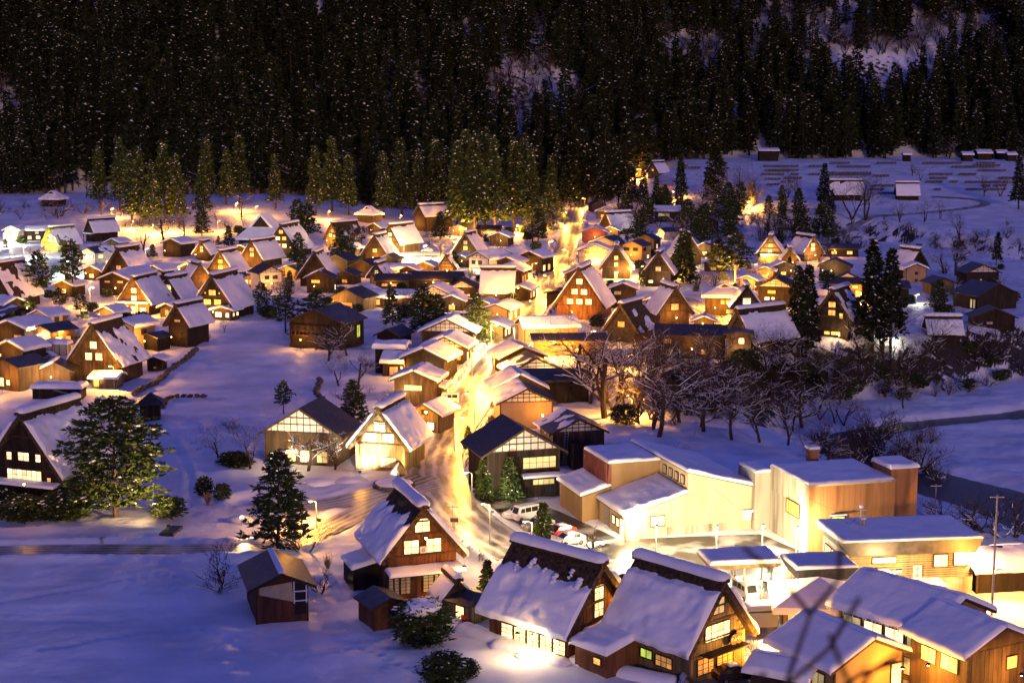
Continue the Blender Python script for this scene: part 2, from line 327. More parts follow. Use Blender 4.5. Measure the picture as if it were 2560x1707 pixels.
def river():
    P = RIVER[:, :2]; s = [0]; s = np.linspace(0, len(P) - 1, 160)
    Q = np.c_[np.interp(s, range(len(P)), P[:, 0]), np.interp(s, range(len(P)), P[:, 1])]
    w = np.interp(s, range(len(P)), RIVER[:, 2]); T = np.gradient(Q, axis=0); T /= np.linalg.norm(T, axis=1)[:, None]; Nn = np.c_[-T[:, 1], T[:, 0]]
    V = np.stack([np.c_[Q + Nn * (w * 1.15)[:, None] * k, np.full(len(Q), WATER_Z)] for k in (-1, 0, 1)], 1).reshape(-1, 3)
    i = (np.arange(159)[:, None] * 3 + np.arange(2)[None]).ravel()
    struct('river', np_mesh('river', V, np.stack([i, i + 3, i + 4, i + 1], 1), WATER))
river()

# ------------------------------------------------------------------ snow on roofs
def lines(L, n, e):
    """grid lines over a length, crowded at both ends so that the rim rounds off"""
    a = [0, e * .08, e * .3, e * .65, e]; return np.unique(np.concatenate([a, np.linspace(e, L - e, n), [L - x for x in a]]))
def snow_sheet(name, parent, O, U, V, ulen, vlen, th=.4, seed=0, n=(14, 12), bare=None, edge=.4, m=None):
    O, U, V = np.array(O, float), np.array(U, float), np.array(V, float); Nn = np.cross(U, V); Nn /= np.linalg.norm(Nn)
    if Nn[2] < 0: Nn = -Nn
    edge = min(edge, ulen * .3, vlen * .3); u, v = np.meshgrid(lines(ulen, n[0], edge), lines(vlen, n[1], edge), indexing='ij')
    e = np.minimum(np.minimum(u, ulen - u), np.minimum(v, vlen - v)); q = np.clip(e / edge, 0, 1)
    t = th * np.sqrt(1 - (1 - q) ** 2) * (.72 + .6 * fbm(u / 1.6, v / 1.9, seed)) + .01
    if th >= .45: t = t * (.86 + .28 * vn(u / .55, v / 5, seed + 40)) - .10 * th * (vn(u / .9, v / 6, seed + 41) > .80) * q + .05 * (vn(u / .3, v / .3, seed + 42) - .5) * (vn(u / 1.7, v / 3, seed + 43) > .62) * q
    if bare is not None:
        w = bare(u / ulen, v / vlen, u, v); t = np.minimum(t, np.clip(w * 2.2, -.06, 1) * max(th, .3))
    sag = .10 * (fbm(u / 1.1, v * 0 + 3, seed + 9) - .44) * (v > vlen - edge * .7)       # ragged lower rim
    P = O + u[..., None] * U + (v + sag * 3)[..., None] * V + t[..., None] * Nn
    P[..., 2] -= .35 * th * (v > vlen - edge * .2)
    a, b = u.shape; i = (np.arange(a - 1)[:, None] * b + np.arange(b - 1)[None]); tt = np.maximum.reduce([t[:-1, :-1], t[1:, :-1], t[:-1, 1:], t[1:, 1:]]).ravel()
    i = i.ravel()[tt > 0]; F = np.stack([i, i + b, i + b + 1, i + 1], 1)
    if np.dot(np.cross(U, V), Nn) < 0: F = F[:, ::-1]
    if len(F) == 0: return None
    return link(name, np_mesh(name, P.reshape(-1, 3), F, m or SNOW), parent)
def snow_log(name, parent, x, y0, y1, z, w, h, seed, n=12):
    """rounded cushion of snow lying along a ridge"""
    ys = lines(y1 - y0, n, min(w * .5, (y1 - y0) * .25)); A = np.linspace(-.25, math.pi + .25, 9); V = []
    L = y1 - y0
    for yy in ys:
        q = min(yy, L - yy) / (w * .5); k = math.sqrt(max(.02, 1 - (1 - min(1, q)) ** 2)) * (.85 + .35 * float(fbm(yy / 1.4, seed, seed)))
        for a in A: V.append((x + w / 2 * (.35 + .65 * k) * math.cos(a), y0 + yy, z + h * k * math.sin(a) - .02))
    m = len(A); i = (np.arange(len(ys) - 1)[:, None] * m + np.arange(m - 1)[None]).ravel()
    return link(name, np_mesh(name, V, np.stack([i, i + 1, i + m + 1, i + m], 1), SNOW), parent)
def patch(amount, seed, top=None, s=2.2):
    """snow cover with bare gaps; amount 1 is unbroken, top = (fraction of the slope, raggedness) left bare under the ridge"""
    def f(a, b, u, v):
        w = fbm(u / s, v / s, seed) - .44 + (amount - .5) * .9
        if top: w = np.minimum(w, (b - top[0] - top[1] * (fbm(u / 1.3, v * 0, seed + 3) - .44)) * 4)
        return w
    return f
# ------------------------------------------------------------------ windows
_wm = {}
FACE = {'-y': 0, '+x': R(90), '+y': R(180), '-x': R(-90)}
def window(par, x, y, z, w, h, lit='w', nx=2, ny=1, face='-y', det=1, frame=None, name='window'):
    k = (round(w, 2), round(h, 2), nx, ny, det); fm = frame or TIMBER
    if (k, fm.name) not in _wm:
        b = MB(); t = .09 if det < 2 else .07
        b.box(-w / 2 - t, w / 2 + t, -.12, .02, -t, 0).box(-w / 2 - t, w / 2 + t, -.12, .02, h, h + t).box(-w / 2 - t, -w / 2, -.12, .02, 0, h).box(w / 2, w / 2 + t, -.12, .02, 0, h)
        for i in range(1, nx): b.box(-w / 2 + w * i / nx - t * .35, -w / 2 + w * i / nx + t * .35, -.10, .02, 0, h)
        for i in range(1, ny): b.box(-w / 2, w / 2, -.095, .02, h * i / ny - t * .3, h * i / ny + t * .3)
        _wm[(k, fm.name)] = b.mesh('window', fm)
    o = link(name, _wm[(k, fm.name)], par, (x, y, z), (0, 0, FACE[face]))
    px, py = (nx, ny) if det >= 2 else (1, 1); pw, ph = w / px, h / py; kk = ('p', round(pw, 3), round(ph, 3), lit)
    if kk not in _wm: _wm[kk] = MB().box(-pw / 2 + .012, pw / 2 - .012, -.03, 0, .012, ph - .012).mesh('pane', LIT[lit])
    for i in range(px):
        for j in range(py): link('pane', _wm[kk], o, (-w / 2 + pw * (i + .5), -.03, ph * j))
    return o
BLD = []
def sidewise(g, yaw, hx, L):
    """turn a house so that its right-hand eave faces the viewer, centred on the given point"""
    a = R(yaw - 90); return yaw - 90, Vector((g.x - (hx * math.cos(a) - L / 2 * math.sin(a)), g.y - (hx * math.sin(a) + L / 2 * math.cos(a)), g.z))
# ------------------------------------------------------------------ steep thatched house
def gassho(px, py, W, yaw, L, label, he=2.6, pitch=54, win='12', lit='w', det=1, wall=None, snow=(.96, .96), top=(.10, .06), thatch=None, th=.42, porch=0., door='', name='thatched_house', ww=1.6, wh=1.2, wz=None, ridge=True, fw=[], lowsnow=True, group=None, dx=0, racks=False, side=False):
    wall = wall or WOOD; thatch = thatch or THATCH; g = G(px, py)
    if side: yaw, g = sidewise(g, yaw, W / 2 - 1, L)
    seed = int(px * 7 + py * 13) % 9973; rr = random.Random(seed)
    o = thing(name, label, 'house', g, yaw, group); hw = W / 2; tp = math.tan(R(pitch)); t = .55 if W > 6 else .3
    zr = he + hw * tp; zin = zr - t / math.cos(R(pitch)); wb = hw - (1.1 if W > 6 else .5); h1 = zin - wb * tp; ov = .75 if W > 6 else .35
    part('wall', MB().prism([(-wb, -.6), (wb, -.6), (wb, h1), (0, zin), (-wb, h1)], 0, L), wall, o)
    # thatch: one thick folded slab with a ragged hem
    sp, cp = math.sin(R(pitch)), math.cos(R(pitch)); ns = 5 if det else 2; ny = {0: 4, 1: 9, 2: 18}[det]; V = []; sl = hw / cp
    prof = [(-hw + 2 * hw * i / (2 * ns), 0) for i in range(2 * ns + 1)]
    ys = np.linspace(-ov, L + ov, ny)
    def jit(a): return rr.uniform(-a, a)
    for yy in ys:
        for x, _ in prof: V.append((x + jit(.05), yy + jit(.06), zr - abs(x) * tp + jit(.05)))
        for x, _ in prof[::-1]:
            q = max(abs(x) - t * sp, 0) * (1 if x >= 0 else -1) ; V.append((q, yy + jit(.05), (zr - t / cp) - abs(q) * tp if abs(x) > 1e-6 else zr - t / cp))
    k = len(prof) * 2; F = [(i + j, i + (j + 1) % k, i + k + (j + 1) % k, i + k + j) for i in range(0, (ny - 1) * k, k) for j in range(k)]
    n = len(prof)
    for base, s in ((0, 1), ((ny - 1) * k, -1)):
        for j in range(n - 1):
            q = (base + j, base + k - 1 - j, base + k - 2 - j, base + j + 1); F.append(q if s > 0 else q[::-1])
    part('roof', (lambda b: (setattr(b, 'v', V), setattr(b, 'f', F), b)[2])(MB()), thatch, o)
    if ridge:
        rc = MB(); A = [R(a) for a in (-20, 25, 65, 115, 155, 200)]
        rc.prism([(.62 * math.cos(a), zr - .12 + .42 * math.sin(a)) for a in A], -ov - .12, L + ov + .12); part('ridge_cap', rc, thatch, o)
        rw = 1.55 if W > 6 else .9
        snow_log('ridge_snow', o, 0, -ov - .35, L + ov + .3, zr + .18, rw, .62 if W > 6 else .35, seed, 8 if det < 2 else 22)
    nn = {0: (7, 7), 1: (16, 14), 2: (34, 30)}[det]
    for s, amt in ((-1, snow[0]), (1, snow[1])):
        if amt <= 0: continue
        v0 = .55 if W > 6 else .3; tpb = top if not isinstance(top, dict) else top.get(s, (.02, 0))
        snow_sheet('roof_snow', o, (s * v0 * cp, -ov - .05, zr - v0 * sp), (0, 1, 0), (s * cp, 0, -sp), L + 2 * ov + .1, sl - v0 + .08, th, seed + s, nn, patch(amt, seed + s * 3, tpb), .35)
    # gable boards, beams, windows
    zl = [h1 + (zin - h1) * f for f in (0.02, .36, .66)] if wz is None else wz
    if det:
        for z in zl[:3]:
            q = max((zin - z) / tp - .05, .3)
            piece('beam', TIMBER, o, -min(q, wb), min(q, wb), -.14, .02, z - .09, z + .09)
    if det >= 2:
        bw = .42; nb = int(2 * wb / bw)
        for i in range(nb):
            x0 = -wb + i * (2 * wb / nb) + .02; x1 = x0 + 2 * wb / nb - .04; xm = max(abs(x0), abs(x1)); topz = zin - xm * tp - .05
            zz = [.0] + [z + .1 for z in zl] + [99]
            for a, b in zip(zz[:-1], zz[1:]):
                b = min(b - .2 if b < 90 else b, topz)
                if b - a > .25: piece('plank', wall, o, x0, x1, -.05 - rr.uniform(0, .035), .01, a, b)
        for s in (-1, 1):
            for i in range(max(3, int(L / .8))):
                y0 = i * L / max(3, int(L / .8)); y1 = y0 + L / max(3, int(L / .8)) - .05; xs = sorted((s * (wb - .01), s * (wb + .05 + rr.uniform(0, .03)))); piece('plank', wall, o, xs[0], xs[1], y0, y1, 0, h1 - .1)
    rows = list(win)
    for r_, ch in enumerate(reversed(rows)):
        nwin = int(ch); base = zl[min(r_, 2)] + .22
        if nwin == 0: continue
        gap = ww * 1.55
        for i in range(nwin):
            lt = lit[(r_ * 3 + i) % len(lit)]
            window(o, dx + (i - (nwin - 1) / 2) * gap, -.06, base, ww, wh, lt, 2, 2 if det > 1 else 1, det=det)
    for (x, z, w, h, lt) in fw: window(o, x, -.06, z, w, h, lt, max(1, round(w / .8)), 2 if det > 1 else 1, det=det)
    if door:
        piece('door', LIT[door] if door in LIT else WOODD, o, -.9, .9, -.08, .02, .1, 2.0)
    if porch:
        z = min(h1 + .1, 2.9); part('porch_roof', MB().prism([(-wb - .4, z), (wb + .4, z), (wb + .4, z + .12), (-wb - .4, z + .12)], -porch, 0), WOODD, o)
        if lowsnow: snow_sheet('porch_snow', o, (-wb - .5, -porch - .1, z + .12), (1, 0, 0), (0, 1, .12), 2 * wb + 1, porch + .05, .38, seed + 5, (nn[0], 5), None, .3)
        for x in np.linspace(-wb, wb, 4 if det else 2): piece('post', TIMBER, o, x - .08, x + .08, -porch + .1, -porch + .26, -.3, z)
    if racks:
        for s in (-1, 1):
            for zz in (.5, 1.0, 1.5, 2.0, 2.5): piece('rail', TIMBER, o, min(s * wb * .35, s * wb), max(s * wb * .35, s * wb), -.5, -.42, zz, zz + .09)
            for x in (.35, 1): piece('post', TIMBER, o, s * wb * x - .07, s * wb * x + .07, -.56, -.42, -.2, 3.0)
    BLD.append((o, W, L, side)); return o
# ------------------------------------------------------------------ low-pitched house
def minka(px, py, W, yaw, L, label, hw=3.2, pitch=24, wall=None, roof=None, snow=(1, 1), lattice=False, det=1, fw=[], rw=[], lw=[], ov=.8, th=.42, name='house', cat='house', plank=True, group=None, base=None, ogy=.6, ridge_snow=False, band=None, side=False):
    wall = wall or WOOD; roof = roof or METAL; g = G(px, py)
    if side: yaw, g = sidewise(g, yaw, W / 2, L)
    seed = int(px * 5 + py * 11) % 9973; rr = random.Random(seed)
    o = thing(name, label, cat, g, yaw, group); h = W / 2; tp = math.tan(R(pitch)); sp, cp = math.sin(R(pitch)), math.cos(R(pitch)); zr = hw + h * tp
    part('wall', MB().prism([(-h, -.6), (h, -.6), (h, hw), (0, zr), (-h, hw)], 0, L), wall, o)
    e = h + ov; ze = hw - ov * tp; t = .18
    part('roof', MB().prism([(-e, ze + .03), (0, zr + .03), (e, ze + .03), (e, ze + t + .03), (0, zr + t + .05), (-e, ze + t + .03)], -ogy, L + ogy), roof, o)
    sl = e / cp; nn = {0: (6, 5), 1: (12, 9), 2: (24, 18)}[det]
    for s, amt in ((-1, snow[0]), (1, snow[1])):
        if amt > 0: snow_sheet('roof_snow', o, (0, -ogy - .1, zr + t + .04), (0, 1, 0), (s * cp, 0, -sp), L + 2 * ogy + .2, sl + .15, th, seed + s, nn, patch(amt, seed + s) if amt < 1 else None, .4)
    if ridge_snow: snow_log('ridge_snow', o, 0, -ogy, L + ogy, zr + t + .1, 1.1, .35, seed, 10)
    if det >= 1 and roof is not METALR:
        for s in (-1, 1):       # barge boards along the gable
            b = MB(); b.poly([(0, -ogy - .02, zr + t + .06), (s * e, -ogy - .02, ze + t + .05), (s * e, -ogy - .02, ze - .1), (0, -ogy - .02, zr - .08)]); b.poly([(0, -ogy + .05, zr + t + .06), (s * e, -ogy + .05, ze + t + .05), (s * e, -ogy + .05, ze - .1), (0, -ogy + .05, zr - .08)][::-1])
            b.poly([(0, -ogy - .02, zr - .08), (s * e, -ogy - .02, ze - .1), (s * e, -ogy + .05, ze - .1), (0, -ogy + .05, zr - .08)]); part('barge_board', b, TIMBER, o)
    if lattice:
        part('gable_plaster', MB().prism([(-h + .15, hw + .02), (h - .15, hw + .02), (0, zr - .1)], -.04, 0), PLASTER, o)
        for z in ([hw, hw + (zr - hw) * .33, hw + (zr - hw) * .62] if det else [hw]):
            q = max((zr - z) / tp - .15, .2); piece('timber', TIMBER, o, -q, q, -.10, .02, z - .06, z + .07)
        nv = max(4, int(W / (.95 if det > 1 else 1.5)))
        for i in range(1, nv):
            x = -h + W * i / nv; zt = zr - abs(x) * tp - .12
            if zt - hw > .15: piece('timber', TIMBER, o, x - .055, x + .055, -.095, .02, hw, zt)
    if band:                                # white panels between dark posts on the front wall
        z0, z1 = band; part('wall_panel', MB().box(-h + .05, h - .05, -.05, 0, z0, z1), PLASTER, o)
        for i in range(int(W / 1.1) + 1):
            x = -h + i * W / int(W / 1.1); piece('timber', TIMBER, o, x - .06, x + .06, -.10, .02, z0, z1)
        for z in (z0, z1): piece('timber', TIMBER, o, -h, h, -.11, .02, z - .06, z + .06)
    if det >= 2 and plank:
        nb = max(4, int(W / .5))
        for i in range(nb):
            x0 = -h + i * W / nb + .015; piece('plank', wall, o, x0, x0 + W / nb - .03, -.03 - rr.uniform(0, .03), .01, 0, hw - .08)
        nb = max(4, int(L / .7))
        for s in (-1, 1):
            for i in range(nb):
                y0 = i * L / nb + .015; xs = sorted((s * (h - .01), s * (h + .03 + rr.uniform(0, .03)))); piece('plank', wall, o, xs[0], xs[1], y0, y0 + L / nb - .03, 0, ze - .1)
    for s in (-1, 1):
        if det: piece('corner_post', TIMBER, o, s * h - .09, s * h + .09, -.10, .08, -.4, hw)
    for (x, z, w, hh, lt) in fw: window(o, x, -.06, z, w, hh, lt, max(1, round(w / .85)), 1 if hh < 1.3 else 2, det=det)
    for (y, z, w, hh, lt) in rw: window(o, h + .06, y, z, w, hh, lt, max(1, round(w / .85)), 1, '+x', det=det)
    for (y, z, w, hh, lt) in lw: window(o, -h - .06, y, z, w, hh, lt, max(1, round(w / .85)), 1, '-x', det=det)
    BLD.append((o, W, L, side)); return o
# ------------------------------------------------------------------ hipped or hip-and-gable house
def hip(px, py, W, yaw, L, label, hw=3.2, pitch=32, wall=None, roof=None, snow=True, gable=True, det=1, fw=[], rw=[], ov=1.0, th=.45, name='hipped_house', cat='house', cut=.55, turn=False):
    wall = wall or WOOD; roof = roof or METAL; g = G(px, py); o = thing(name, label, cat, g, yaw); h = W / 2; seed = int(px + py)
    part('wall', MB().box(-h, h, 0, L, -.6, hw), wall, o); tp = math.tan(R(pitch))
    def shell(lift, grow, name, m, smooth):
        x1, y0, y1 = h + ov + grow, -ov - grow, L + ov + grow; ze = hw - .25; mid = L / 2; rise = (min(W, L) / 2 + ov) * tp
        rings = []
        for f, dz in ((0, 0), (0, lift * .55), (.03, lift), (cut, lift)):
            k = 1 - f; inx = (h + ov) * f; iny = (h + ov) * f
            rings.append([(-x1 + inx, y0 + iny, ze + rise * f + dz), (x1 - inx, y0 + iny, ze + rise * f + dz), (x1 - inx, y1 - iny, ze + rise * f + dz), (-x1 + inx, y1 - iny, ze + rise * f + dz)])
        a = rings[-1]; zt = ze + rise + lift; gy = .35 if gable else max(0, min((h + ov) * (1 - cut), (L / 2 + ov) - (h + ov) * cut) )
        b = MB()
        for q0, q1 in zip(rings[:-1], rings[1:]):
            for i in range(4): b.poly([q0[i], q0[(i + 1) % 4], q1[(i + 1) % 4], q1[i]])
        r0, r1 = (0, a[0][1] + (0 if gable else gy), zt), (0, a[2][1] - (0 if gable else gy), zt)
        b.poly([a[1], a[2], r1, r0]); b.poly([a[3], a[0], r0, r1]); b.poly([a[0], a[1], r0]); b.poly([a[2], a[3], r1]); b.poly([p for p in rings[0]][::-1])
        part(name, b, m, o, smooth); return a, zt
    a, zt = shell(.2, 0, 'roof', roof, False)
    if snow:
        a, zt = shell(.2 + th, .06, 'roof_snow', SNOW, False)
        if gable: part('gable_wall', MB().prism([(a[0][0] * .72, a[0][2] + .12), (a[1][0] * .72, a[0][2] + .12), (0, a[0][2] + (zt - a[0][2]) * .78)], a[0][1] - .06, a[0][1] + .1), WOODD, o)
    elif gable: part('gable_wall', MB().prism([(a[0][0] * .72, a[0][2] + .12), (a[1][0] * .72, a[0][2] + .12), (0, a[0][2] + (zt - a[0][2]) * .78)], a[0][1] - .06, a[0][1] + .1), PLASTER, o)
    for (x, z, w, hh, lt) in fw: window(o, x, -.06, z, w, hh, lt, max(1, round(w / .85)), 1, det=det)
    for (y, z, w, hh, lt) in rw: window(o, h + .06, y, z, w, hh, lt, max(1, round(w / .85)), 1, '+x', det=det)
    if det:
        for x in np.linspace(-h, h, 4): piece('post', TIMBER, o, x - .08, x + .08, -.08, .06, -.4, hw)
    BLD.append((o, W, L, False)); return o
# ------------------------------------------------------------------ shed with a single slope, box with flat roof
def lean(o, x0, x1, y0, y1, z0, z1, wall, name='wing', th=.45, seed=0, snow=1, zb=-.6, roofm=None, n=(14, 12), ov=.35):
    """a wing: roof rises from z0 at x0 to z1 at x1"""
    part(name, MB().prism([(x0, zb), (x1, zb), (x1, z1), (x0, z0)], y0, y1), wall, o)
    s = (z1 - z0) / (x1 - x0); a, b = z0 - ov * s, z1 + ov * s
    part('roof', MB().prism([(x0 - ov, a + .02), (x1 + (ov if s <= 0 else .0), (b if s <= 0 else z1) + .02), (x1 + (ov if s <= 0 else .0), (b if s <= 0 else z1) + .16), (x0 - ov, a + .16)], y0 - ov, y1 + ov), roofm or METAL, o)
    d = np.array([x1 - x0 + ov + .05, 0, z1 - a]); l = np.linalg.norm(d)
    if snow: snow_sheet('roof_snow', o, (x0 - ov - .05, y0 - ov - .05, a + .16), d / l, (0, 1, 0), l, y1 - y0 + 2 * ov + .1, th, seed, n, None if snow >= 1 else patch(snow, seed), .35)
# ================================================================== buildings (photo pixel of the gable foot, width, turn, length)
# --- far left, below the wood
hip(124, 517, 8, -12, 8, 'small dark shrine hall with snowy hipped roof alone on the upper left slope', 3.4, 34, WOODD, name='shrine_hall', cat='hall', det=0)
minka(30, 604, 6, -14, 7, 'pale boarded house with floodlit front at the far left edge', 4.4, 22, PLASTER, fw=[(-.4, 2.6, 1.6, 1.1, 'y')], det=1)
minka(84, 602, 6, -4, 9, 'dark boarded house with one porch light right of the pale house', 4.2, 18, WOODD, side=True, rw=[(6, 2.6, 1.3, 1, 'n'), (3, .6, 1.4, 1.2, 'w'), (6.4, .7, 1.6, 1.2, 'w')])
gassho(128, 630, 9.4, -34, 10, 'thatched house floodlit yellow-green with a green-lit bare roof patch', win='11', ww=1.5, lit='c', thatch=THATCHG, wall=WOODP, snow=(.9, .56), top=(.06, .1))
gassho(226, 604, 7.6, -44, 10.5, 'thatched house with dark windowless gable and smooth snowy roof by the slope', he=3.6, win='0', wall=WOODD, porch=1.4, th=.35)
minka(222, 668, 7, -34, 8, 'two-storey pale house with dark roof and three lit windows behind thin pine', 5, 22, PLASTER, snow=(.4, .45), fw=[(-.6, 3, 1.7, 1.1, 'c'), (1.8, 3, 1, 1, 'c')], rw=[(2, 3, 2, 1.1, 'w'), (5, .8, 2, 1.3, 'w')])
minka(282, 626, 4.6, -20, 7, 'little green-lit house with rounded snowy roof beyond the tall lamp post', 3, 24, WOODP, det=0, fw=[(0, .8, 1.2, 1, 'y')])
minka(296, 646, 5, -25, 8, 'little green-lit house with bare dark roof in front of the rounded one', 2.8, 24, WOODP, snow=(.3, .1), det=0, fw=[(0, .8, 1.2, 1, 'y')])
minka(430, 642, 7.4, -28, 8, 'dark plank storehouse with flat snowy roof below the bare lit trees', 4.8, 20, WOODD, th=.55)
gassho(505, 652, 6.8, -10, 6, 'smallest dark thatched house with two unlit windows in the gable', win='11', lit='n', ww=1, wh=.9, wall=WOODD, he=2.2)
gassho(298, 703, 11, -20, 10, 'thatched house with one unlit window half hidden behind low snowy roofs', win='1', lit='n', wall=WOODD, top=(.16, .2))
minka(318, 716, 9, -28, 8, 'low house with broad snowy roof just in front of the half hidden thatch', 3.2, 22, WOODD, th=.5)
minka(286, 738, 8.6, -14, 8, 'dark barn with white strips under its snowy gable and blank brown wall', 4.4, 22, WOODD, fw=[(-2, 3.5, 1.6, .5, 'n'), (2, 3.5, 1.6, .5, 'n')], plank=False)
gassho(337, 786, 10.2, -15, 11, 'thatched house with star-bright porch lamp and two glowing gable windows', win='11', ww=1.4, wh=1.3, wall=WOOD, snow=(.96, .82), porch=1.6, door='w', fw=[(-2.6, .5, 1.6, 1.3, 'w'), (2.4, .5, 1.6, 1.3, 'w')])
gassho(423, 772, 8.6, -20, 8, 'narrow thatched house with two square lit windows right of the star lamp', win='11', ww=1.7, wh=1.3, wall=WOOD, snow=(.96, .8))
gassho(533, 797, 12.2, -15, 13, 'large black-gabled thatched house with one window above two', win='12', wall=WOODD, lit='o', ww=1.8, wh=1.3, fw=[(-4.4, 3.4, .35, .4, 'o'), (4.4, 3.4, .35, .4, 'o'), (-1.9, 6.2, .35, .4, 'o'), (1.9, 6.2, .35, .4, 'o')], th=.5)
gassho(553, 702, 9.6, -18, 9, 'thatched house glowing orange behind the black-gabled one', win='11', ww=1.4, lit='o', wall=WOODP, snow=(.96, .9))
gassho(500, 724, 7.4, 26, 7.5, 'small thatched house turned right with a lamplit left slope', win='0', wall=WOOD)
gassho(446, 864, 7.2, -24, 8, 'open-sided thatched hay barn with drying racks at the field edge', he=4.4, win='1', ww=1.5, wh=.5, lit='n', wall=WOODD, det=1, racks=True, name='hay_barn')
minka(556, 800, 5, -20, 4, 'glass porch lit cool white at the foot of the black-gabled house', 2.4, 14, WOOD, METAL, fw=[(-1, .7, 1.8, 1.2, 'c'), (1.5, .7, 1, 1.1, 'c')], rw=[(1, .9, 1, .9, 'w'), (2.8, .9, 1, .9, 'w')], det=1, plank=False)
gassho(-12, 768, 13, -24, 11, 'thatched house cut by the left edge with two dark bare roof patches', win='0', wall=WOODD, snow=(.9, .62), top=(.05, .1))
minka(40, 792, 5.2, 48, 6.5, 'small house with thick snowy roof and pale curtain at the left edge', 3.4, 24, WOODD, lw=[(2, 1.1, 2, 1.3, 'c')], th=.55)
minka(100, 838, 5.2, -30, 6, 'two-storey house with a glowing orange gable and snowy roof', 4.6, 22, OCHRE, rw=[(1.4, 3, 1.2, 1.2, 'd'), (4, 3, 1.2, 1.2, 'd'), (3, .6, 2, 1.4, 'o')], plank=False)
minka(52, 822, 7, 38, 7, 'house with bare dark tilted roof left of the orange gable', 3.6, 22, WOODD, snow=(.3, .2), det=0)
minka(108, 868, 5.4, -36, 6.5, 'brown house with patchy dark roof below the orange gable', 3.8, 22, WOOD, snow=(.45, .2), rw=[(2, .8, 1.6, 1.5, 'w'), (4.6, 1, 1.2, 1.2, 'd')])
minka(26, 868, 8, -20, 9, 'dark house under the widest thick snowy roof at the left edge', 4.2, 20, WOODD, th=.6, fw=[(2.2, 1.8, 2, 1, 'n')], plank=False)
minka(26, 912, 6.6, -24, 7, 'dark low house with rounded snowy roof beside the parked cars', 3.4, 22, WOODD, th=.5, rw=[(2.2, .8, 1.6, 1.2, 'w')])
minka(17, 978, 6.2, -28, 7, 'brown two-storey house with snowless roof and two bright windows, left edge', 4.8, 20, WOOD, METAL, snow=(0, 0), fw=[(-1.2, .9, 1.4, 1.6, 'w'), (.6, 1.2, .9, 1, 'w')], det=1)
minka(138, 968, 5.6, 4, 5, 'old shed with snow hanging off its left roof slope', 3.2, 26, WOOD, snow=(.85, .12), th=.6, det=1, name='shed', cat='shed')
gassho(238, 957, 12, -15, 9.5, 'thatched house above the round pond shed with bare patch on right slope', he=3.5, pitch=53, win='12', wall=WOOD, det=2, snow=(.98, .74), top={-1: (.02, .02), 1: (.2, .3)}, ww=1.4, wh=1.35, th=.5)
minka(262, 971, 3.2, -6, 4.6, 'little lit plank porch hut under the starry street lamp', 2.1, 16, WOODP, side=True, rw=[(.8, .3, 1, 1.5, 'd')], name='porch_hut', cat='hut')
minka(312, 875, 5.4, -30, 6.5, 'two-storey beige house with thick snow roof behind the bare-patch thatch', 5.4, 20, BEIGE, th=.6, plank=False, rw=[(3, 3.4, 1.4, 1, 'x')])
minka(372, 874, 5, -30, 4, 'low black outbuilding right of the beige house', 2.8, 14, WOODD, snow=(.2, .2), name='outbuilding', cat='shed', det=0)
minka(388, 928, 3, -8, 2.6, 'tiny dark hut standing alone beside the field ditch', 2.3, 18, WOODD, name='hut', cat='hut', th=.3, fw=[(0, .6, .5, .3, 'n')])
hip(376, 1052, 3.2, 10, 3.2, 'dark square well house with pointed roof at the pine tree', 3, 36, WOODD, TILE, snow=False, gable=False, ov=.7, name='well_house', cat='hut')
gassho(66, 1262, 12.8, -21, 11, 'big thatched house in left foreground with a row of four lit panes', he=4.2, pitch=52, win='0', wall=WOODD, det=2, snow=(.98, .95), top=(.08, .1), th=.65,
       fw=[(0, 6.0, 1.7, 1.2, 'w'), (-2.3, 6.0, .8, 1, 'w'), (2.3, 6.0, .8, 1, 'w'), (0, 3.4, 5.4, 1.35, 'w'), (3.9, 3.5, .6, .5, 'o')], porch=1.8)
# --- centre left, temple side
def temple():
    o = hip(646, 626, 15, -14, 13, 'large temple hall with white carved gable and sweeping snowy roof', 4, 50, WOODD, cut=.42, name='temple_hall', cat='temple')
    for x in (-1.6, -.8, 0, .8, 1.6): piece('gable_panel', PLASTER, o, x - .3, x + .3, 2.55, 2.62, 8.2, 9.0 + (1.6 - abs(x)) * .5)
    return o
temple()
gassho(704, 644, 13, -15, 14, 'tall thatched house with five amber windows and swept white roof below the temple', win='122', lit='ow', wall=WOODD, ww=1.5, th=.45, fw=[(3.4, 3.2, .6, .6, 'o')])
gassho(631, 668, 9.2, -25, 12, 'thatched house with two unlit paper windows left of the tall amber one', win='11', lit='n', wall=WOOD, ww=1.5)
gassho(832, 616, 9.4, -40, 12, 'thatched house with mostly bare brown roof and two side windows', win='12', lit='wn', wall=WOODP, snow=(.9, .40), ww=1.3)
gassho(976, 632, 10.2, -35, 12, 'thatched house with lamps strung along its eave by the bright yard', win='11', wall=WOODP, ww=1.6, he=3.2)
gassho(938, 660, 10, -18, 8, 'thatched house with a single unlit window facing the bright yard', win='1', lit='n', wall=WOOD, ww=1.5, he=3)
hip(912, 556, 8, -30, 7, 'small hall with grey hipped gable roof at the cedar edge', 3.4, 36, WOOD, name='small_hall', cat='hall', det=0)
gassho(1050, 577, 10, -54, 14, 'tall barn with smooth snowy thatch and panelled walls against the cedars', he=6.2, pitch=44, win='0', wall=WOOD, th=.35, name='tall_barn', ridge=True)
minka(936, 588, 7, -40, 8, 'low grey-roofed house between the small hall and the eave-lit thatch', 3.2, 24, WOODD, det=0)
minka(678, 726, 6.6, 30, 7.5, 'white-walled timber house with bare dark roof and open verandah', 5.2, 26, PLASTER, TILE, snow=(0, 0), lattice=True, band=(.2, 2.2), fw=[(-1.2, 3.3, 1.2, .9, 'x'), (1.2, 3.3, 1.4, .9, 'x'), (-1.6, .6, .6, 1.3, 'o')], plank=False)
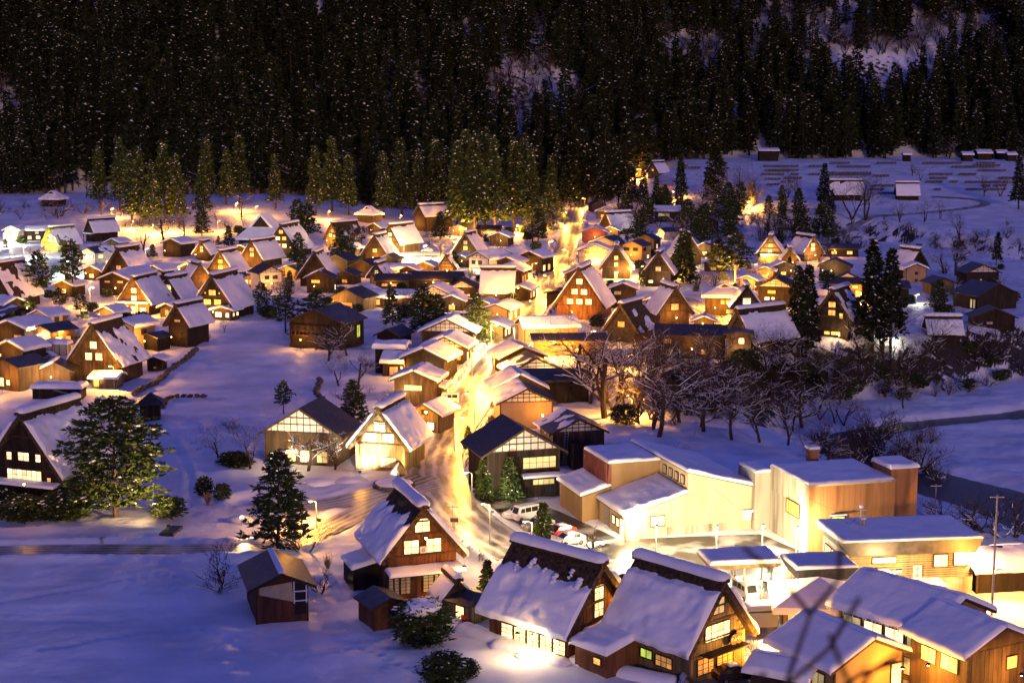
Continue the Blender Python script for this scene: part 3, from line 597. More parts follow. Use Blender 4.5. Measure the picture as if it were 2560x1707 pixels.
minka(622, 716, 4.6, 22, 5, 'glazed porch full of lamplight left of the white timber house', 2.5, 12, WOOD, METAL, snow=(0, .2), fw=[(-1, .6, 1.6, 1.3, 'w'), (1, .6, 1.6, 1.3, 'o')], lw=[(1, .6, 1.4, 1.3, 'o'), (3, .6, 1.4, 1.3, 'o')], name='porch', cat='porch')
minka(722, 698, 5.2, -22, 6, 'small orange-lit house with half bare roof right of the white timber house', 3, 22, OCHRE, snow=(1, .1), fw=[(0, .6, 2, 1.3, 'd')], plank=False)
gassho(788, 716, 11, -6, 9, 'thatched house whose front is hidden by a dark gabled extension', win='0', wall=WOODD, snow=(.75, .8))
minka(800, 734, 7.4, -10, 4, 'dark gabled extension with a lit strip window in front of thatch', 4.6, 26, WOODD, snow=(.9, .3), fw=[(-1.2, 3, 2.4, .8, 'd')], rw=[(2, 1, 1, 1.4, 'c')])
minka(842, 684, 7.4, -22, 8, 'dark plank house with snowless roof below the lit shrubs', 4.2, 24, WOODD, TILE, snow=(.25, 0))
minka(906, 694, 8, -28, 8, 'black-roofed house left of the long bare roofs', 3.6, 24, WOODD, TILE, snow=(0, 0))
minka(968, 664, 6, -15, 6, 'low bare-roofed shed at the near edge of the bright yard', 2.2, 24, WOODD, TILE, snow=(0, 0), det=0, name='yard_shed', cat='shed')
gassho(942, 716, 6.4, -12, 7, 'little thatched gatehouse with a glowing lamp window', win='1', ww=1, wall=WOODP, snow=(.8, .7))
minka(998, 694, 5, -4, 8, 'narrow building with smooth snowy roof behind the long bare roofs', 2.8, 20, OCHRE, side=True, det=0)
minka(980, 726, 6, -3, 9, 'long low house with bare black roof and snow lumps, left one', 3, 24, WOODD, TILE, side=True, snow=(.5, .12), rw=[(2.4, 1.2, 1.6, .7, 'n'), (5.4, 1.2, 2, .7, 'n')])
minka(1086, 724, 7, -4, 15, 'long low house with bare black roof, right and longer one', 3.2, 24, WOODD, TILE, side=True, snow=(.6, 0), rw=[(8, .5, 1.6, 1.6, 'd'), (11, .5, 1.6, 1.6, 'd')])
gassho(1115, 694, 6.6, -4, 6, 'small brown thatched gable poking up behind the long black roof', win='0', wall=WOODP, snow=(.6, .55))
gassho(1164, 650, 10, -18, 8.5, 'thatched house with one square amber window behind the street houses', win='11', lit='on', ww=1.3, wall=WOODD)
minka(1150, 668, 6.4, -14, 6, 'low snowy lean-to in front of the amber-window thatch', 2.8, 18, WOODD, det=0)
minka(1197, 690, 7.8, -38, 11, 'two-storey white-panelled inn with cool light pooling at its door', 5.6, 24, PLASTER, lattice=True, band=(.3, 2.4), snow=(1, .96), fw=[(-2, 3.6, 1.3, 1.1, 'x'), (.6, 3.6, 1.3, 1.1, 'x'), (0, .4, 4.4, 1.8, 'c')], plank=False)
minka(1262, 672, 8, -18, 10, 'dark street house with snowy roof, farthest of the left-hand row of three', 4.6, 22, WOODD, fw=[], rw=[(2, 2.6, 2, 1, 'w')])
minka(1266, 690, 7.6, -16, 9, 'street house with snowy roof, middle of the left-hand row of three', 4.2, 22, WOODD)
minka(1268, 711, 8.4, -13, 9.5, 'orange-lit lattice-gabled street house, nearest of the left-hand row of three', 4, 22, WOODR, lattice=True, rw=[(2, .6, 1.6, 1.8, 'o'), (5, .6, 1.6, 1.8, 'o')])
minka(1324, 682, 8, -24, 10, 'dark brown two-storey house at the street bend with snowy roof', 5, 22, WOODD, snow=(.2, 1), rw=[(2, .6, 1.8, 1.8, 'w'), (6, .6, 1.8, 1.8, 'o')])
gassho(1243, 756, 9.4, -4, 8, 'thatched house turned side-on with a blank white roof facing the viewer', side=True, win='0', he=2.6, wall=WOOD, th=.4)
minka(1300, 752, 5, -14, 8, 'low snowy shop wing right of the side-on thatch', 3, 20, WOODD, rw=[(2, .6, 2, 1.6, 'o'), (5, .6, 2, 1.6, 'w')])
minka(1084, 774, 10, -12, 8, 'lattice-gabled house with patchy snow roof behind dark conifers', 3.8, 24, WOOD, lattice=True, snow=(.8, .86), fw=[(-2.6, .9, 2, 1.4, 'n'), (2.2, .9, 2, 1.4, 'n')])
minka(1155, 750, 7.4, -4, 8, 'tile-roofed house with cream lattice gable right of the patchy roof', 3.4, 26, WOOD, TILE, lattice=True, snow=(.3, .25), fw=[(1.8, .8, .8, .8, 'o')])
minka(982, 768, 6, -6, 12, 'low row house with rounded snowy roof and orange-lit wall', 2.8, 20, WOODR, side=True, rw=[(2, .6, 1.2, 1.4, 'o'), (7, .6, 1, 1.2, 'd')], th=.5)
minka(868, 776, 9, -20, 8, 'amber-lit dark roofed house behind the tall garden pines', 3.4, 24, WOODP, TILE, snow=(.4, .2), det=0, fw=[(0, .6, 3, 1.4, 'd')])
def hall():
    o = minka(790, 874, 12.4, -20, 11, 'big dark timber hall with outside stair and snowless roof by the field', 6, 24, WOODD, METAL, snow=(.1, .12), det=1, rw=[(8, 2.0, 1.6, 2.6, 'g')])
    for i in range(9): piece('stair_tread', WOOD, o, .2 + i * .45, .75 + i * .45, -1.3, -.4, .25 + i * .33, .33 + i * .33)
    part('stair_rail', MB().tube((.2, -1.3, 1.2), (4.4, -1.3, 4.2), .06, .06, 5).tube((4.4, -1.3, 4.2), (6.4, -1.3, 4.2), .06, .06, 5), WOODD, o)
    piece('balcony', WOODD, o, -6.4, 6.4, -1.3, -.02, 3.1, 3.25)
    for x in np.linspace(-6.2, 6.2, 14): piece('baluster', WOOD, o, x - .04, x + .04, -1.28, -1.2, 3.25, 4.2)
    piece('beam', WOODD, o, -6.4, 6.4, -1.3, -1.16, 4.2, 4.3)
    return o
hall()
minka(970, 864, 5, -20, 7, 'small shed with bare grey metal roof behind the snow-capped block', 2.4, 26, WOODD, METAL, snow=(.35, .05), name='metal_shed', cat='shed')
minka(1119, 872, 11, -9, 9, 'broad street house with rippled thick snow and wide cream lattice gable', 3.8, 25, WOODD, lattice=True, det=2, th=.55, plank=False, fw=[(3.6, .9, 1.8, 1.6, 'd')], rw=[(2, .6, 1.6, 1.8, 'w')])
minka(1112, 908, 8.4, -11, 8, 'street house with smooth snow roof and shadowed lattice gable, second from the broad one', 3.4, 25, WOOD, lattice=True, det=2, th=.55, plank=False, fw=[(2.4, .8, 1.9, 1.5, 'd')], rw=[(2, .6, 1.6, 1.6, 'w'), (5, .6, 1.6, 1.6, 'o')])
minka(975, 936, 4.6, -6, 5.6, 'square dark block with a thick cube of snow on top', 5.2, 8, WOODD, side=True, th=.8, snow=(1, 1), ov=.3)
minka(1010, 944, 6, -6, 8, 'low wing with a smooth snow slope right of the snow-cubed block', 3.2, 20, WOODD, side=True, th=.55, rw=[(2, .5, 1.6, 1.6, 'n'), (5, .5, 1.6, 1.6, 'n')])
minka(1061, 952, 8, -16, 8, 'plain brown street house with thick snow roof behind the plank one', 4.4, 24, WOODD, det=2, th=.6, plank=False)
minka(1036, 1012, 7, -11, 7, 'plank house with split snow roof and one long lit window', 4.5, 22, WOOD, snow=(.97, .97), det=2, th=.6, fw=[(-.2, 2.6, 3.2, .9, 'y')], ridge_snow=False)
minka(1085, 1002, 2.6, -14, 4, 'small snow-roofed garage beside the plank house', 2.4, 14, WOODP, fw=[(0, .2, 1.8, 1.7, 'c')], name='garage', cat='garage', det=1)
minka(1062, 1080, 5, -22, 6, 'little shop with cool-lit front and snow sliding to the right', 3.2, 28, WOODP, det=2, snow=(.55, 1), fw=[(-.8, .5, 1, 1.2, 'c'), (1.1, .5, 1.2, 1.2, 'c'), (0, 2.9, 1, .7, 'x')])
minka(1010, 1070, 3, -20, 3.6, 'low snowy lean-to between the little shop and the pale gable house', 2, 16, WOODP, name='lean_to', cat='shed')
minka(1240, 806, 6, -18, 10, 'street shop with long snowy roof and jumbled lit stalls', 3.2, 20, BEIGE, rw=[(2, .5, 2, 1.8, 'w'), (6, .5, 2, 1.8, 'w')], plank=False)
minka(1232, 846, 5, -18, 6, 'small street stall with lit open side above the blazing roadside', 2.8, 18, WOODP, rw=[(1.5, .5, 1.6, 1.6, 'w'), (4, .5, 1.6, 1.6, 'w')])
minka(753, 1160, 11, -12, 9, 'traditional house with bare tiled roof and white gable behind weeping trees', 4.8, 32, WOOD, TILE, snow=(0, 0), lattice=True, det=2, fw=[(-1, 3, 1.2, 1.2, 'x'), (-4, .5, 1.4, 1.1, 'c'), (.6, .4, 1.4, 1.7, 'w'), (3.3, .4, 1.6, 1.7, 'y'), (-1.6, .4, 1.6, 1.7, 'y')], ov=1.1)
gassho(951, 1176, 9.6, -15, 9, 'floodlit pale thatched house with one window over two at the street bend', he=3.4, pitch=51, win='12', lit='w', det=2, wall=WOODP, ww=1.7, wh=1.35, snow=(.98, .97), top=(.04, .03), th=.5, fw=[(1.3, .5, 2.4, 1.5, 'n'), (-2, .6, 1.2, 1.5, 'n')])
# --- right of the street
minka(1497, 530, 7, 12, 7, 'brown bare-roofed house at the top of the street under conifers', 3.6, 28, WOOD, snow=(.2, .3), det=0)
minka(1513, 547, 8, -4, 6, 'lattice-gabled house with lamplit front near the top of the street', 3.4, 24, WOODP, lattice=True, det=1, fw=[(0, .6, 4, 1.3, 'o')])
gassho(1516, 586, 9.4, -54, 12, 'long thatched house with its whole wide snowy slope toward the viewer', he=2.6, win='0', wall=WOODD, th=.4)
minka(1526, 592, 6, -14, 5, 'small snowy roof tucked under the long white thatch', 2.6, 22, WOODP, det=0, lattice=False)
minka(1485, 606, 9.2, -8, 8, 'street house with pinkish red roof edges and snow', 4, 22, METALR, METALR, snow=(.75, .8), plank=False, det=1)
minka(1511, 640, 10, -26, 9, 'ochre house with wide half-cleared roof behind the lit lattice inn', 4.6, 22, OCHRE, snow=(.9, .3), plank=False, fw=[(3, 2.6, 1.6, 1, 'x')])
minka(1488, 666, 11, -8, 8, 'brightly lit inn with full-width lattice gable at the street side', 5, 22, PLASTER, lattice=True, band=(2.9, 4.6), fw=[(-2.6, 3.2, 1.6, 1, 'y'), (0, 3.2, 1.8, 1, 'y'), (2.8, 3.2, 1.6, 1, 'y'), (-.8, .7, 1.6, 1.3, 'w'), (1.2, .8, 1, 1, 'w'), (-2.4, .8, .8, .8, 'w')], plank=False, det=1)
minka(1580, 652, 7.4, -26, 8, 'two-storey ochre house with snowy balcony roof right of the inn', 5.2, 22, OCHRE, snow=(.3, .2), fw=[(-2, 3.4, 2, 1, 'x'), (1.2, 3.4, 1.6, 1, 'x')], rw=[(2, 3.4, 2, 1, 'x'), (5, .6, 2, 1.2, 'w')], plank=False)
minka(1612, 626, 7, -24, 7, 'brown gabled house with one bright doorway behind the ochre house', 4, 24, WOOD, snow=(.2, .1), rw=[(3, .6, 1.6, 1.6, 'w')], det=0)
minka(1652, 600, 4.2, -58, 11, 'long dark-roofed shed with a pale lit gable end', 3.6, 26, PLASTER, METAL, snow=(.1, .15), fw=[(0, .6, 1, 1.8, 'c')], name='long_shed', cat='shed', det=0)
gassho(1540, 698, 10.6, -5, 9, 'dark thatched house with two small yellow windows one above the other', win='11', lit='y', ww=1.1, wall=WOODD, he=3, fw=[(0, .4, 1, 1.9, 'y')], snow=(.9, .9))
gassho(1645, 716, 9.6, -12, 8, 'thatched house with a starry lamp at its left eave', win='1', lit='n', ww=1.5, wall=WOODD, he=3.6, fw=[(-2.2, 1, 1.4, .8, 'w'), (2, .6, 1.8, 1.2, 'n')])
gassho(1718, 662, 11.6, 6, 9, 'thatched house behind the golden conical tree with ragged snow', win='0', wall=WOODD, snow=(.7, .6))
minka(1762, 642, 7, -25, 7, 'brown house with tilted snowy roof behind the golden-lit trees', 3.2, 24, WOOD, snow=(1, .4), det=0, fw=[(0, .6, 1.6, 1.2, 'y')])
gassho(1448, 800, 13.6, -14, 12, 'tall reddish thatched house with six bright windows in three rows', he=3.2, pitch=55, win='123', lit='w', wall=WOODR, det=2, ww=1.5, wh=1.3, snow=(.97, .97), top=(.05, .04), th=.42, wz=[3.7, 6.1, 8.6])
minka(1456, 714, 9, 4, 7, 'house with partly cleared curved roof behind the tall reddish thatch', 3.6, 24, WOOD, TILE, snow=(.5, .6))
minka(1392, 768, 5.4, -8, 6, 'black flat annexe left of the tall reddish thatch', 3.8, 12, WOODD, METAL, snow=(0, 0), det=0, name='annexe')
minka(1557, 771, 6.2, -8, 6, 'narrow two-storey dark house with snow gable right of the tall reddish thatch', 5.2, 22, WOODD, fw=[(-1.4, 3.6, 1.8, .9, 'n'), (.6, .5, .8, .7, 'w')], plank=False)
gassho(1686, 815, 9.6, 14, 8, 'thatched house with big unlit paper window and left slope in view', he=3, win='1', ww=1.8, wh=1.6, lit='n', wall=WOOD, snow=(.97, .95))
gassho(1553, 856, 9, -28, 10, 'thatched house with blackened bare right slope behind the great bare tree', win='1', lit='d', ww=1.6, wall=WOODD, snow=(.9, .35), top=(.1, .2))
hip(1810, 789, 9.4, -8, 8, 'square house with smooth four-sided snow roof and tiny gable vent', 4.8, 28, WOOD, fw=[(-.4, 2.9, .9, 1, 'n'), (1.2, 2.9, 1.6, 1, 'n'), (1.4, .6, 1.6, 1, 'y')], cut=.6)
gassho(1866, 800, 8.2, -4, 6.5, 'small thatched house with one brilliant window under the starry lamp', he=3, win='1', ww=1.9, wh=1.5, wall=WOODP)
minka(1938, 766, 9, -18, 8, 'dark house with white gable panels and bare tile roof beside tall cedars', 5.2, 26, WOODD, TILE, snow=(.25, 0), lattice=True, fw=[(-2.2, 1.6, 1.2, .8, 'c'), (-.6, 1.8, .8, .6, 'c'), (-1, 3.4, 2, .8, 'd')], plank=False)
gassho(1925, 660, 10, -12, 9, 'thatched house with golden gable, farthest right of the lit village', win='11', lit='n', wall=WOODP, ww=1.3, he=2.8, porch=1.2, snow=(.94, .92))
gassho(2031, 654, 8.6, 22, 9, 'thatched house turned left with two bright stacked windows and snowy left slope', win='11', wall=WOOD, ww=1.4, he=2.8)
gassho(1974, 672, 6.4, -8, 6, 'small thatched house with thick white ridge between the two larger ones', win='0', wall=WOODD, snow=(.8, .9))
minka(1992, 640, 7, 4, 6, 'low snowy-roofed house behind the golden gable', 3, 22, WOOD, det=0)
minka(2084, 642, 6, -4, 17, 'long dark house with a strip of bright windows at the village edge', 3, 22, WOODD, METAL, side=True, snow=(.1, 0), rw=[(3, 1, 2.4, 1.1, 'w'), (8.6, 1, 1.8, .9, 'o'), (14, .9, 1.8, 1.1, 'o')])
minka(2086, 694, 9, -14, 8, 'black-roofed house edged with cool light behind the twin cedars', 3.4, 24, WOODD, TILE, snow=(.05, .05), fw=[(-3.4, .6, .8, 1.8, 'c')])
hip(2118, 748, 9, -10, 8, 'amber-lit garden house with lumpy snow on its bare roof', 4.4, 28, WOODP, TILE, snow=False, fw=[(-2.4, .6, 2, 1.6, 'o'), (.4, .6, 2, 1.6, 'o'), (3, .6, 1.6, 1.6, 'o'), (2, 3, 1.4, .8, 'o')])
minka(2218, 762, 7, -3, 11, 'dark broad house with one large amber latticed window', 4.6, 20, WOODD, METAL, side=True, snow=(.4, .15), rw=[(3.4, 1, 3.2, 1.5, 'o'), (8, 1.4, 2, .8, 'n')])
gassho(2078, 844, 10, -30, 10, 'unlit thatched house with amber windows on three floors under tall cedars', he=4.2, win='11', lit='o', wall=WOODD, snow=(.7, .5), fw=[(2.2, 4.6, .8, 1.1, 'o'), (-1, .7, 1.2, .7, 'o'), (1, .7, 2, .7, 'o')])
gassho(1846, 884, 9.6, -52, 13, 'dark thatched house with wavy snow slope above the wooded bank', he=3, win='1', lit='n', ww=1.2, wall=WOODD, snow=(.9, .85), top=(.12, .16))
minka(1728, 896, 8, -4, 14, 'long two-storey house with bare dark roof on the wooded bank', 5, 20, WOOD, METAL, side=True, snow=(.1, .02), rw=[(2, 3.2, 1.6, .9, 'd'), (2.2, .6, 2, 1.3, 'y'), (9.5, 1, 1.4, .9, 'o')])
minka(1845, 902, 4.8, -8, 5, 'tall plank annexe with one white-lit window at the bank', 5.6, 10, WOOD, snow=(.2, .2), fw=[(.6, 3.6, 1.1, 1.2, 'w'), (1.5, 1.4, .5, .6, 'w')])
gassho(2294, 694, 9.2, 26, 7.5, 'thatched house with bare black right slope behind the plaster storehouse', win='0', wall=WOODD, snow=(.9, .1))
minka(2290, 708, 5.8, -4, 5.6, 'square plaster storehouse with two tiny windows and snowy gable roof', 4.4, 24, BEIGE, fw=[(0, 2.6, .7, .7, 'x'), (0, .5, .7, .7, 'x')], plank=False, name='storehouse', cat='storehouse')
minka(2356, 737, 6.6, 10, 6, 'pale weathered plank hut with bare grey roof beyond the dark shrubs', 3.4, 22, WOODP, METAL, snow=(0, 0), name='plank_hut', cat='hut', fw=[(.4, 1.2, .5, 1.6, 'n')])
minka(2456, 716, 9.4, 6, 8, 'dark lattice-gabled house with one green window near the right edge', 4.2, 24, WOODD, METAL, snow=(0, 0), lattice=True, fw=[(-3.4, .6, .6, 1.4, 'g'), (-.6, 1.4, .6, .8, 'd')], plank=False)
minka(2492, 774, 12, 22, 10, 'large dark house with one cleared skylight patch at the right edge', 4, 24, WOODD, METAL, snow=(0, .12), lw=[(1.4, .5, .8, 2.2, 'y'), (2.6, .5, .8, 2.2, 'y')], det=1)
minka(2484, 823, 9.6, -4, 6, 'low dark cottage with a lump of snow on its ridge, right edge', 3, 22, WOODD, METAL, snow=(0, 0), ridge_snow=False, fw=[(-1, 1.2, 1.4, .6, 'n')])
gassho(2362, 860, 7.4, -3, 7, 'lone thatched hut side-on with blank pinkish snow roof above the river bank', side=True, he=2.4, pitch=46, win='0', wall=WOODD, th=.4, name='thatched_hut')
# --- terraces beyond the river
gassho(1632, 444, 9, -38, 10, 'lamplit thatched house on the hillside terrace above the street', win='1', ww=1.2, wall=WOODP, lit='o', det=1)
minka(1598, 442, 7, -12, 6, 'snowy-roofed lit house left of the hillside thatch', 3, 20, WOODP, det=0, fw=[(2, .5, 1.4, 1.4, 'o')])
minka(1922, 403, 10, -3, 11, 'tall dark barn with snow cap at the forest foot', 6, 12, WOODD, side=True, det=0, name='barn', cat='barn')
minka(1624, 402, 6, -10, 6, 'small dark hut at the upper left corner of the terraces', 4, 16, WOODD, det=0, name='hut', cat='hut')
gassho(2116, 502, 10, -3, 15, 'unlit thatched house with dark broken ridge on the terraces', side=True, win='0', he=3, wall=WOODD, det=0, top=(.16, .2))
gassho(2270, 502, 9, -4, 10, 'unlit thatched hut by itself right of the terrace trees', side=True, win='0', he=2.6, wall=WOODD, det=0)
for x, y, w, l in ((2268, 404, 5, 'tiny snow-capped hut under the forest left of the barn cluster'), (2420, 404, 7, 'dark snow-capped hut, left end of the barn cluster'), (2462, 400, 10, 'largest dark barn of the cluster under the right-hand forest'), (2530, 404, 6, 'dark snow-capped hut, right end of the barn cluster'), (2505, 399, 7, 'dark hut between the largest barn and the right end')):
    minka(x, y, w, -4, w * .8, l, 4, 16, WOODD, side=True, det=0, name='hut', cat='hut', th=.6)
minka(1668, 556, 7.4, -8, 11, 'house with plain sloping snow roof and a row of curtained windows', 5.2, 24, WOODD, side=True, rw=[(4, 2.8, 4.8, 1.2, 'y')], snow=(1, 1))
minka(1772, 582, 8, -6, 8, 'black unlit house in the scrub below the terraces', 5, 18, WOODD, snow=(.2, .25), det=0)
minka(1996, 578, 6.4, 12, 8, 'small snowy-roofed house with one amber doorway in the scrub', 3, 24, WOODP, det=0, fw=[(-.6, .5, 1, 1.8, 'o')])
minka(1247, 616, 7, -16, 8, 'brown house with tilted snow roof below the golden trees', 3.6, 22, WOOD, det=1)
minka(1222, 594, 6, -4, 9, 'black-roofed house with a pale strip of windows below the cedars', 3.4, 22, WOODD, TILE, side=True, snow=(.1, .05), rw=[(4.4, 1.2, 6, 1.4, 'y')], det=1)
minka(1148, 590, 7, -28, 8, 'low brown house with half bare roof beside the tall barn', 3, 22, WOOD, snow=(.5, .1), det=0)
# --- right-hand row down to the bend
minka(1378, 858, 7, 12, 12, 'long house with one clean snow slope over an amber wall', 3.8, 22, OCHRE, side=True, snow=(1, 1), th=.5, plank=False)
minka(1424, 892, 6, 4, 15, 'long amber-lit wall building under the great bare tree', 3.6, 16, OCHRE, side=True, snow=(.3, .12), plank=False, rw=[(9, 1, 1, .8, 'w')])
minka(1308, 934, 8.4, 16, 8, 'street house with long drifted snow roof, first below the amber wall', 3.4, 24, WOODD, snow=(1, .9), det=1)
minka(1340, 974, 9.4, 12, 8, 'street house with speckled bare tile roof and low lattice gable', 3.6, 26, WOODD, TILE, lattice=True, snow=(.45, .12), det=1)
minka(1388, 1004, 7, 4, 12, 'long bare-roofed back wing behind the speckled tile roof', 4, 20, WOODD, METAL, side=True, snow=(.1, 0), det=1)
minka(1300, 1014, 8.4, 9, 8, 'street house with two curling snow slopes over a plaster gable', 3.2, 28, WOODD, snow=(.95, .93), det=2, th=.45, plank=False)
minka(1316, 1067, 8.6, 8, 8.5, 'cream-walled house with lattice gable, snow left on one slope only', 4.2, 26, BEIGE, lattice=True, snow=(.98, .1), det=2, th=.5, plank=False)
def bend_house():
    o = minka(1309, 1242, 10, 17, 9.5, 'large bare-tiled house with cream lattice gable behind two young cypresses', 6.4, 30, WOODD, TILE, lattice=True, snow=(0, 0), det=2, ov=1.1, plank=True, fw=[(2.2, 3.9, 4.6, 1.5, 'y'), (2.8, 1.6, 3, .7, 'y'), (3.8, .2, 1.4, 1.3, 'x')])
    piece('porch_roof', METAL, o, -.5, 5.6, -1.6, 0, 2.75, 2.9)
    snow_sheet('porch_snow', o, (-.5, -1.65, 2.9), (1, 0, 0), (0, 1, .1), 6.2, 1.6, .3, 3, (14, 5))
    return o
bend_house()
def ladder_house():
    o = minka(1446, 1158, 7.6, 13, 8, 'plank house with cream gable, patchy snow and a ladder against it', 4.8, 25, WOOD, METAL, lattice=True, snow=(.5, .22), det=2)
    part('extension', MB().prism([(-1.6, -.4), (2.4, -.4), (2.4, 2.6), (-1.6, 3.6)], -3, 0), WOODD, o)
    l = part('ladder', MB().tube((-2.6, -.9, 0), (-2.1, -.25, 5), .04, .04, 4).tube((-2.1, -.9, 0), (-1.6, -.25, 5), .04, .04, 4), STEEL, o)
    for i in range(1, 12): part('rung', MB().tube((-2.6 + i * .042, -.9 + i * .055, i * .42), (-2.1 + i * .042, -.9 + i * .055, i * .42), .03, .03, 4), STEEL, l)
    ac_unit(o, .4, -3.25, 1.3); window(o, 1.2, -3.06, 2.2, 1.6, .4, 'w', 2, 1)
    return o
def ac_unit(o, x, y, z):
    a = part('air_conditioner', MB().box(x - .42, x + .42, y - .18, y + .18, z, z + .68), WHITE, o)
    b = MB(); b.tube((x - .08, y - .2, z + .34), (x - .08, y - .18, z + .34), .26, .26, 10); part('fan_grille', b, STEEL, a)
ladder_house()
# --- small roofs that fill the gaps of the village
for px, py, W, yaw, L, hw, wall, sn, fw, lab in (
    (418, 792, 3.6, -20, 4, 2.4, WOOD, (1, 1), [(0, .5, 1, 1.2, 'd')], 'little snow-roofed gate hut left of the hay barn'),
    (266, 806, 5, -30, 5, 2.6, BEIGE, (1, 1), [(0, .6, 1.4, 1, 'y')], 'low snow-humped shed behind the beige house'),
    (588, 716, 5, -20, 4, 2.6, OCHRE, (.6, .3), [(-1, .5, 1.4, 1.4, 'o'), (1, .5, 1.4, 1.4, 'o')], 'lit porch shed in front of the orange thatch'),
    (862, 712, 5.6, -16, 6, 3, WOODD, (.3, .2), [(0, .6, 1.6, 1, 'd')], 'dark shed behind the tall garden pine'),
    (1208, 792, 5.4, -16, 6, 2.8, WOODR, (.9, .9), [(0, .6, 1.6, 1.2, 'o')], 'snow-roofed stall left of the jumbled street shop'),
    (1784, 680, 6, -22, 5, 2.8, WOOD, (1, 1), [(0, .6, 1.8, 1, 'o')], 'low snowy roof under the golden pine'),
    (1912, 702, 5, -12, 5, 3, OCHRE, (1, .8), [(0, .6, 2, 1.3, 'o')], 'orange-lit shed roof left of the dark tile-roofed house'),
    (1868, 726, 5, -30, 5, 3, OCHRE, (1, 1), [(0, .6, 2, 1.3, 'w')], 'lit snowy shed behind the brilliant-window house'),
    (1958, 694, 6.4, 8, 5, 3.4, WOODD, (.8, .5), [(0, .8, 1.6, 1, 'o')], 'dark shed with snow-patched roof behind tall cedars'),
    (600, 640, 5, -15, 5, 2.6, WOODD, (1, 1), [(0, .6, 1, 1, 'n')], 'low snow roof left of the temple foot'),
    (870, 640, 5.6, -25, 6, 2.8, WOODP, (1, .9), [(0, .6, 2, 1.2, 'w')], 'lit shop roof below the bare brown thatch'),
    (470, 690, 5, -20, 5, 2.6, WOODD, (1, 1), [(0, .6, 1, 1, 'd')], 'low snow roof between the two smaller thatches'),
    (385, 700, 6, -25, 6, 3, WOODD, (1, 1), [(0, .8, 1.2, 1, 'd')], 'dark snow-roofed house behind the narrow thatch'),
    (160, 740, 5.5, -20, 6, 3, WOOD, (1, .9), [(0, .8, 1.6, 1.1, 'w')], 'snow-roofed cottage behind the thin pines'),
    (60, 720, 6, -30, 6, 3.2, WOODD, (1, 1), [(0, .8, 1.4, 1, 'y')], 'snow-roofed house behind the edge thatch'),
    (230, 700, 5.5, -22, 6, 3, WOOD, (1, .8), [(0, .7, 1.6, 1.1, 'w')], 'cottage in the cool-lit yard'),
    (1020, 700, 5, -10, 5, 3, WOODD, (.4, .9), [(0, .6, 1.4, 1.1, 'o')], 'small house behind the left long roof'),
    (1060, 690, 6, -14, 6, 3, WOOD, (.9, .9), [(0, .6, 1.6, 1.1, 'o')], 'small snowy house behind the right long roof'),
    (1130, 780, 5.6, -14, 6, 3, WOOD, (1, .9), [(0, .6, 1.6, 1.2, 'o')], 'snow-roofed house behind the broad lattice gable'),
    (905, 760, 6, -14, 7, 3, WOODD, (.9, .8), [(1, .6, 1.4, 1.1, 'o')], 'snow-roofed house above the big timber hall'),
    (1640, 780, 5, -6, 5, 3, WOODD, (1, 1), [(0, .6, 1.4, 1.1, 'w')], 'small snowy shed between the narrow dark house and paper-window thatch'),
    (1760, 830, 4.4, -8, 4, 2.6, WOODP, (1, 1), [(0, .5, 1.4, 1.3, 'o')], 'lit little shed at the lower path corner'),
    (1985, 760, 6, -14, 6, 4, WOODD, (.7, .4), [(0, .8, 1.4, 1.1, 'o')], 'dark house between the twin cedars and the tile roof')):
    minka(px, py, W, yaw, L, lab, hw, 22, wall, snow=sn, fw=fw, det=1, plank=False)
# ------------------------------------------------------------------ foreground
def house_a():
    o = gassho(1057, 1489, 9.6, 19, 9.4, 'foreground thatched house with torn snow on the left slope and air conditioner', he=4.3, pitch=50, win='12', lit='w', det=2, wall=WOODR, ww=1.6, wh=1.45, snow=(.97, .97), top={-1: (.24, .42), 1: (.05, .1)}, th=.6, porch=2.2, wz=[4.6, 6.9, 8.3])
    ac_unit(o, .05, -.35, 4.9)
    for x in (-3.2, -1.9, .6, 1.9): window(o, x, -.1, .5, 1.1, 1.9, 'n', 2, 5, det=2, name='screen')
    part('side_shed', MB().prism([(-6.6, -.6), (-3.6, -.6), (-3.6, 2.9), (-6.6, 2.2)], 4.4, 9), WOODD, o)
    snow_sheet('shed_snow', o, (-6.8, 4.2, 2.25), (3.2 / 3.28, 0, .72 / 3.28), (0, 1, 0), 3.28, 5.2, .5, 8, (10, 10))
    return o
HA = house_a()
def house_b():
    o = gassho(1494, 1630, 10.8, 46, 10.4, 'foreground thatched house with a black bare strip and snow curls under the ridge', he=2.9, pitch=49, win='11', lit='w', det=2, wall=WOODR, ww=1.3, wh=1.4, snow=(.985, .97), top={-1: (.26, .34), 1: (.1, .1)}, th=.6)
    rr = random.Random(5)
    zr = 2.9 + 5.4 * math.tan(R(49)); c, s = math.cos(R(49)), math.sin(R(49))
    for i in range(6):                     # curls of sliding snow caught at the upper rim
        y = .4 + i * 1.75 + rr.uniform(-.6, .6); v = 2.3 + rr.uniform(-.6, .5); k = rr.uniform(.14, .34); b = MB()
        for a in range(4): b.blob((-(v + a * .16) * c - .22 - .08 * a, y + rr.uniform(-.1, .1), zr - (v + a * .16) * s + .30 - a * .08), k * .8, k * rr.uniform(.8, 1.5), k * .8, rr, .2, 8, 5)
        part('snow_curl', b, SNOW, o, True)
    for y in np.arange(1.0, 9.6, 1.72): window(o, -4.34, y, .7, 1.5, 1.35, 'w', 2, 3, '-x', det=2)
    for i in range(26): x = -4.39; piece('wainscot', WOODP, o, x - .06, x, i * .4 + .02, i * .4 + .38, -.2, .55)
    return o
HB = house_b()
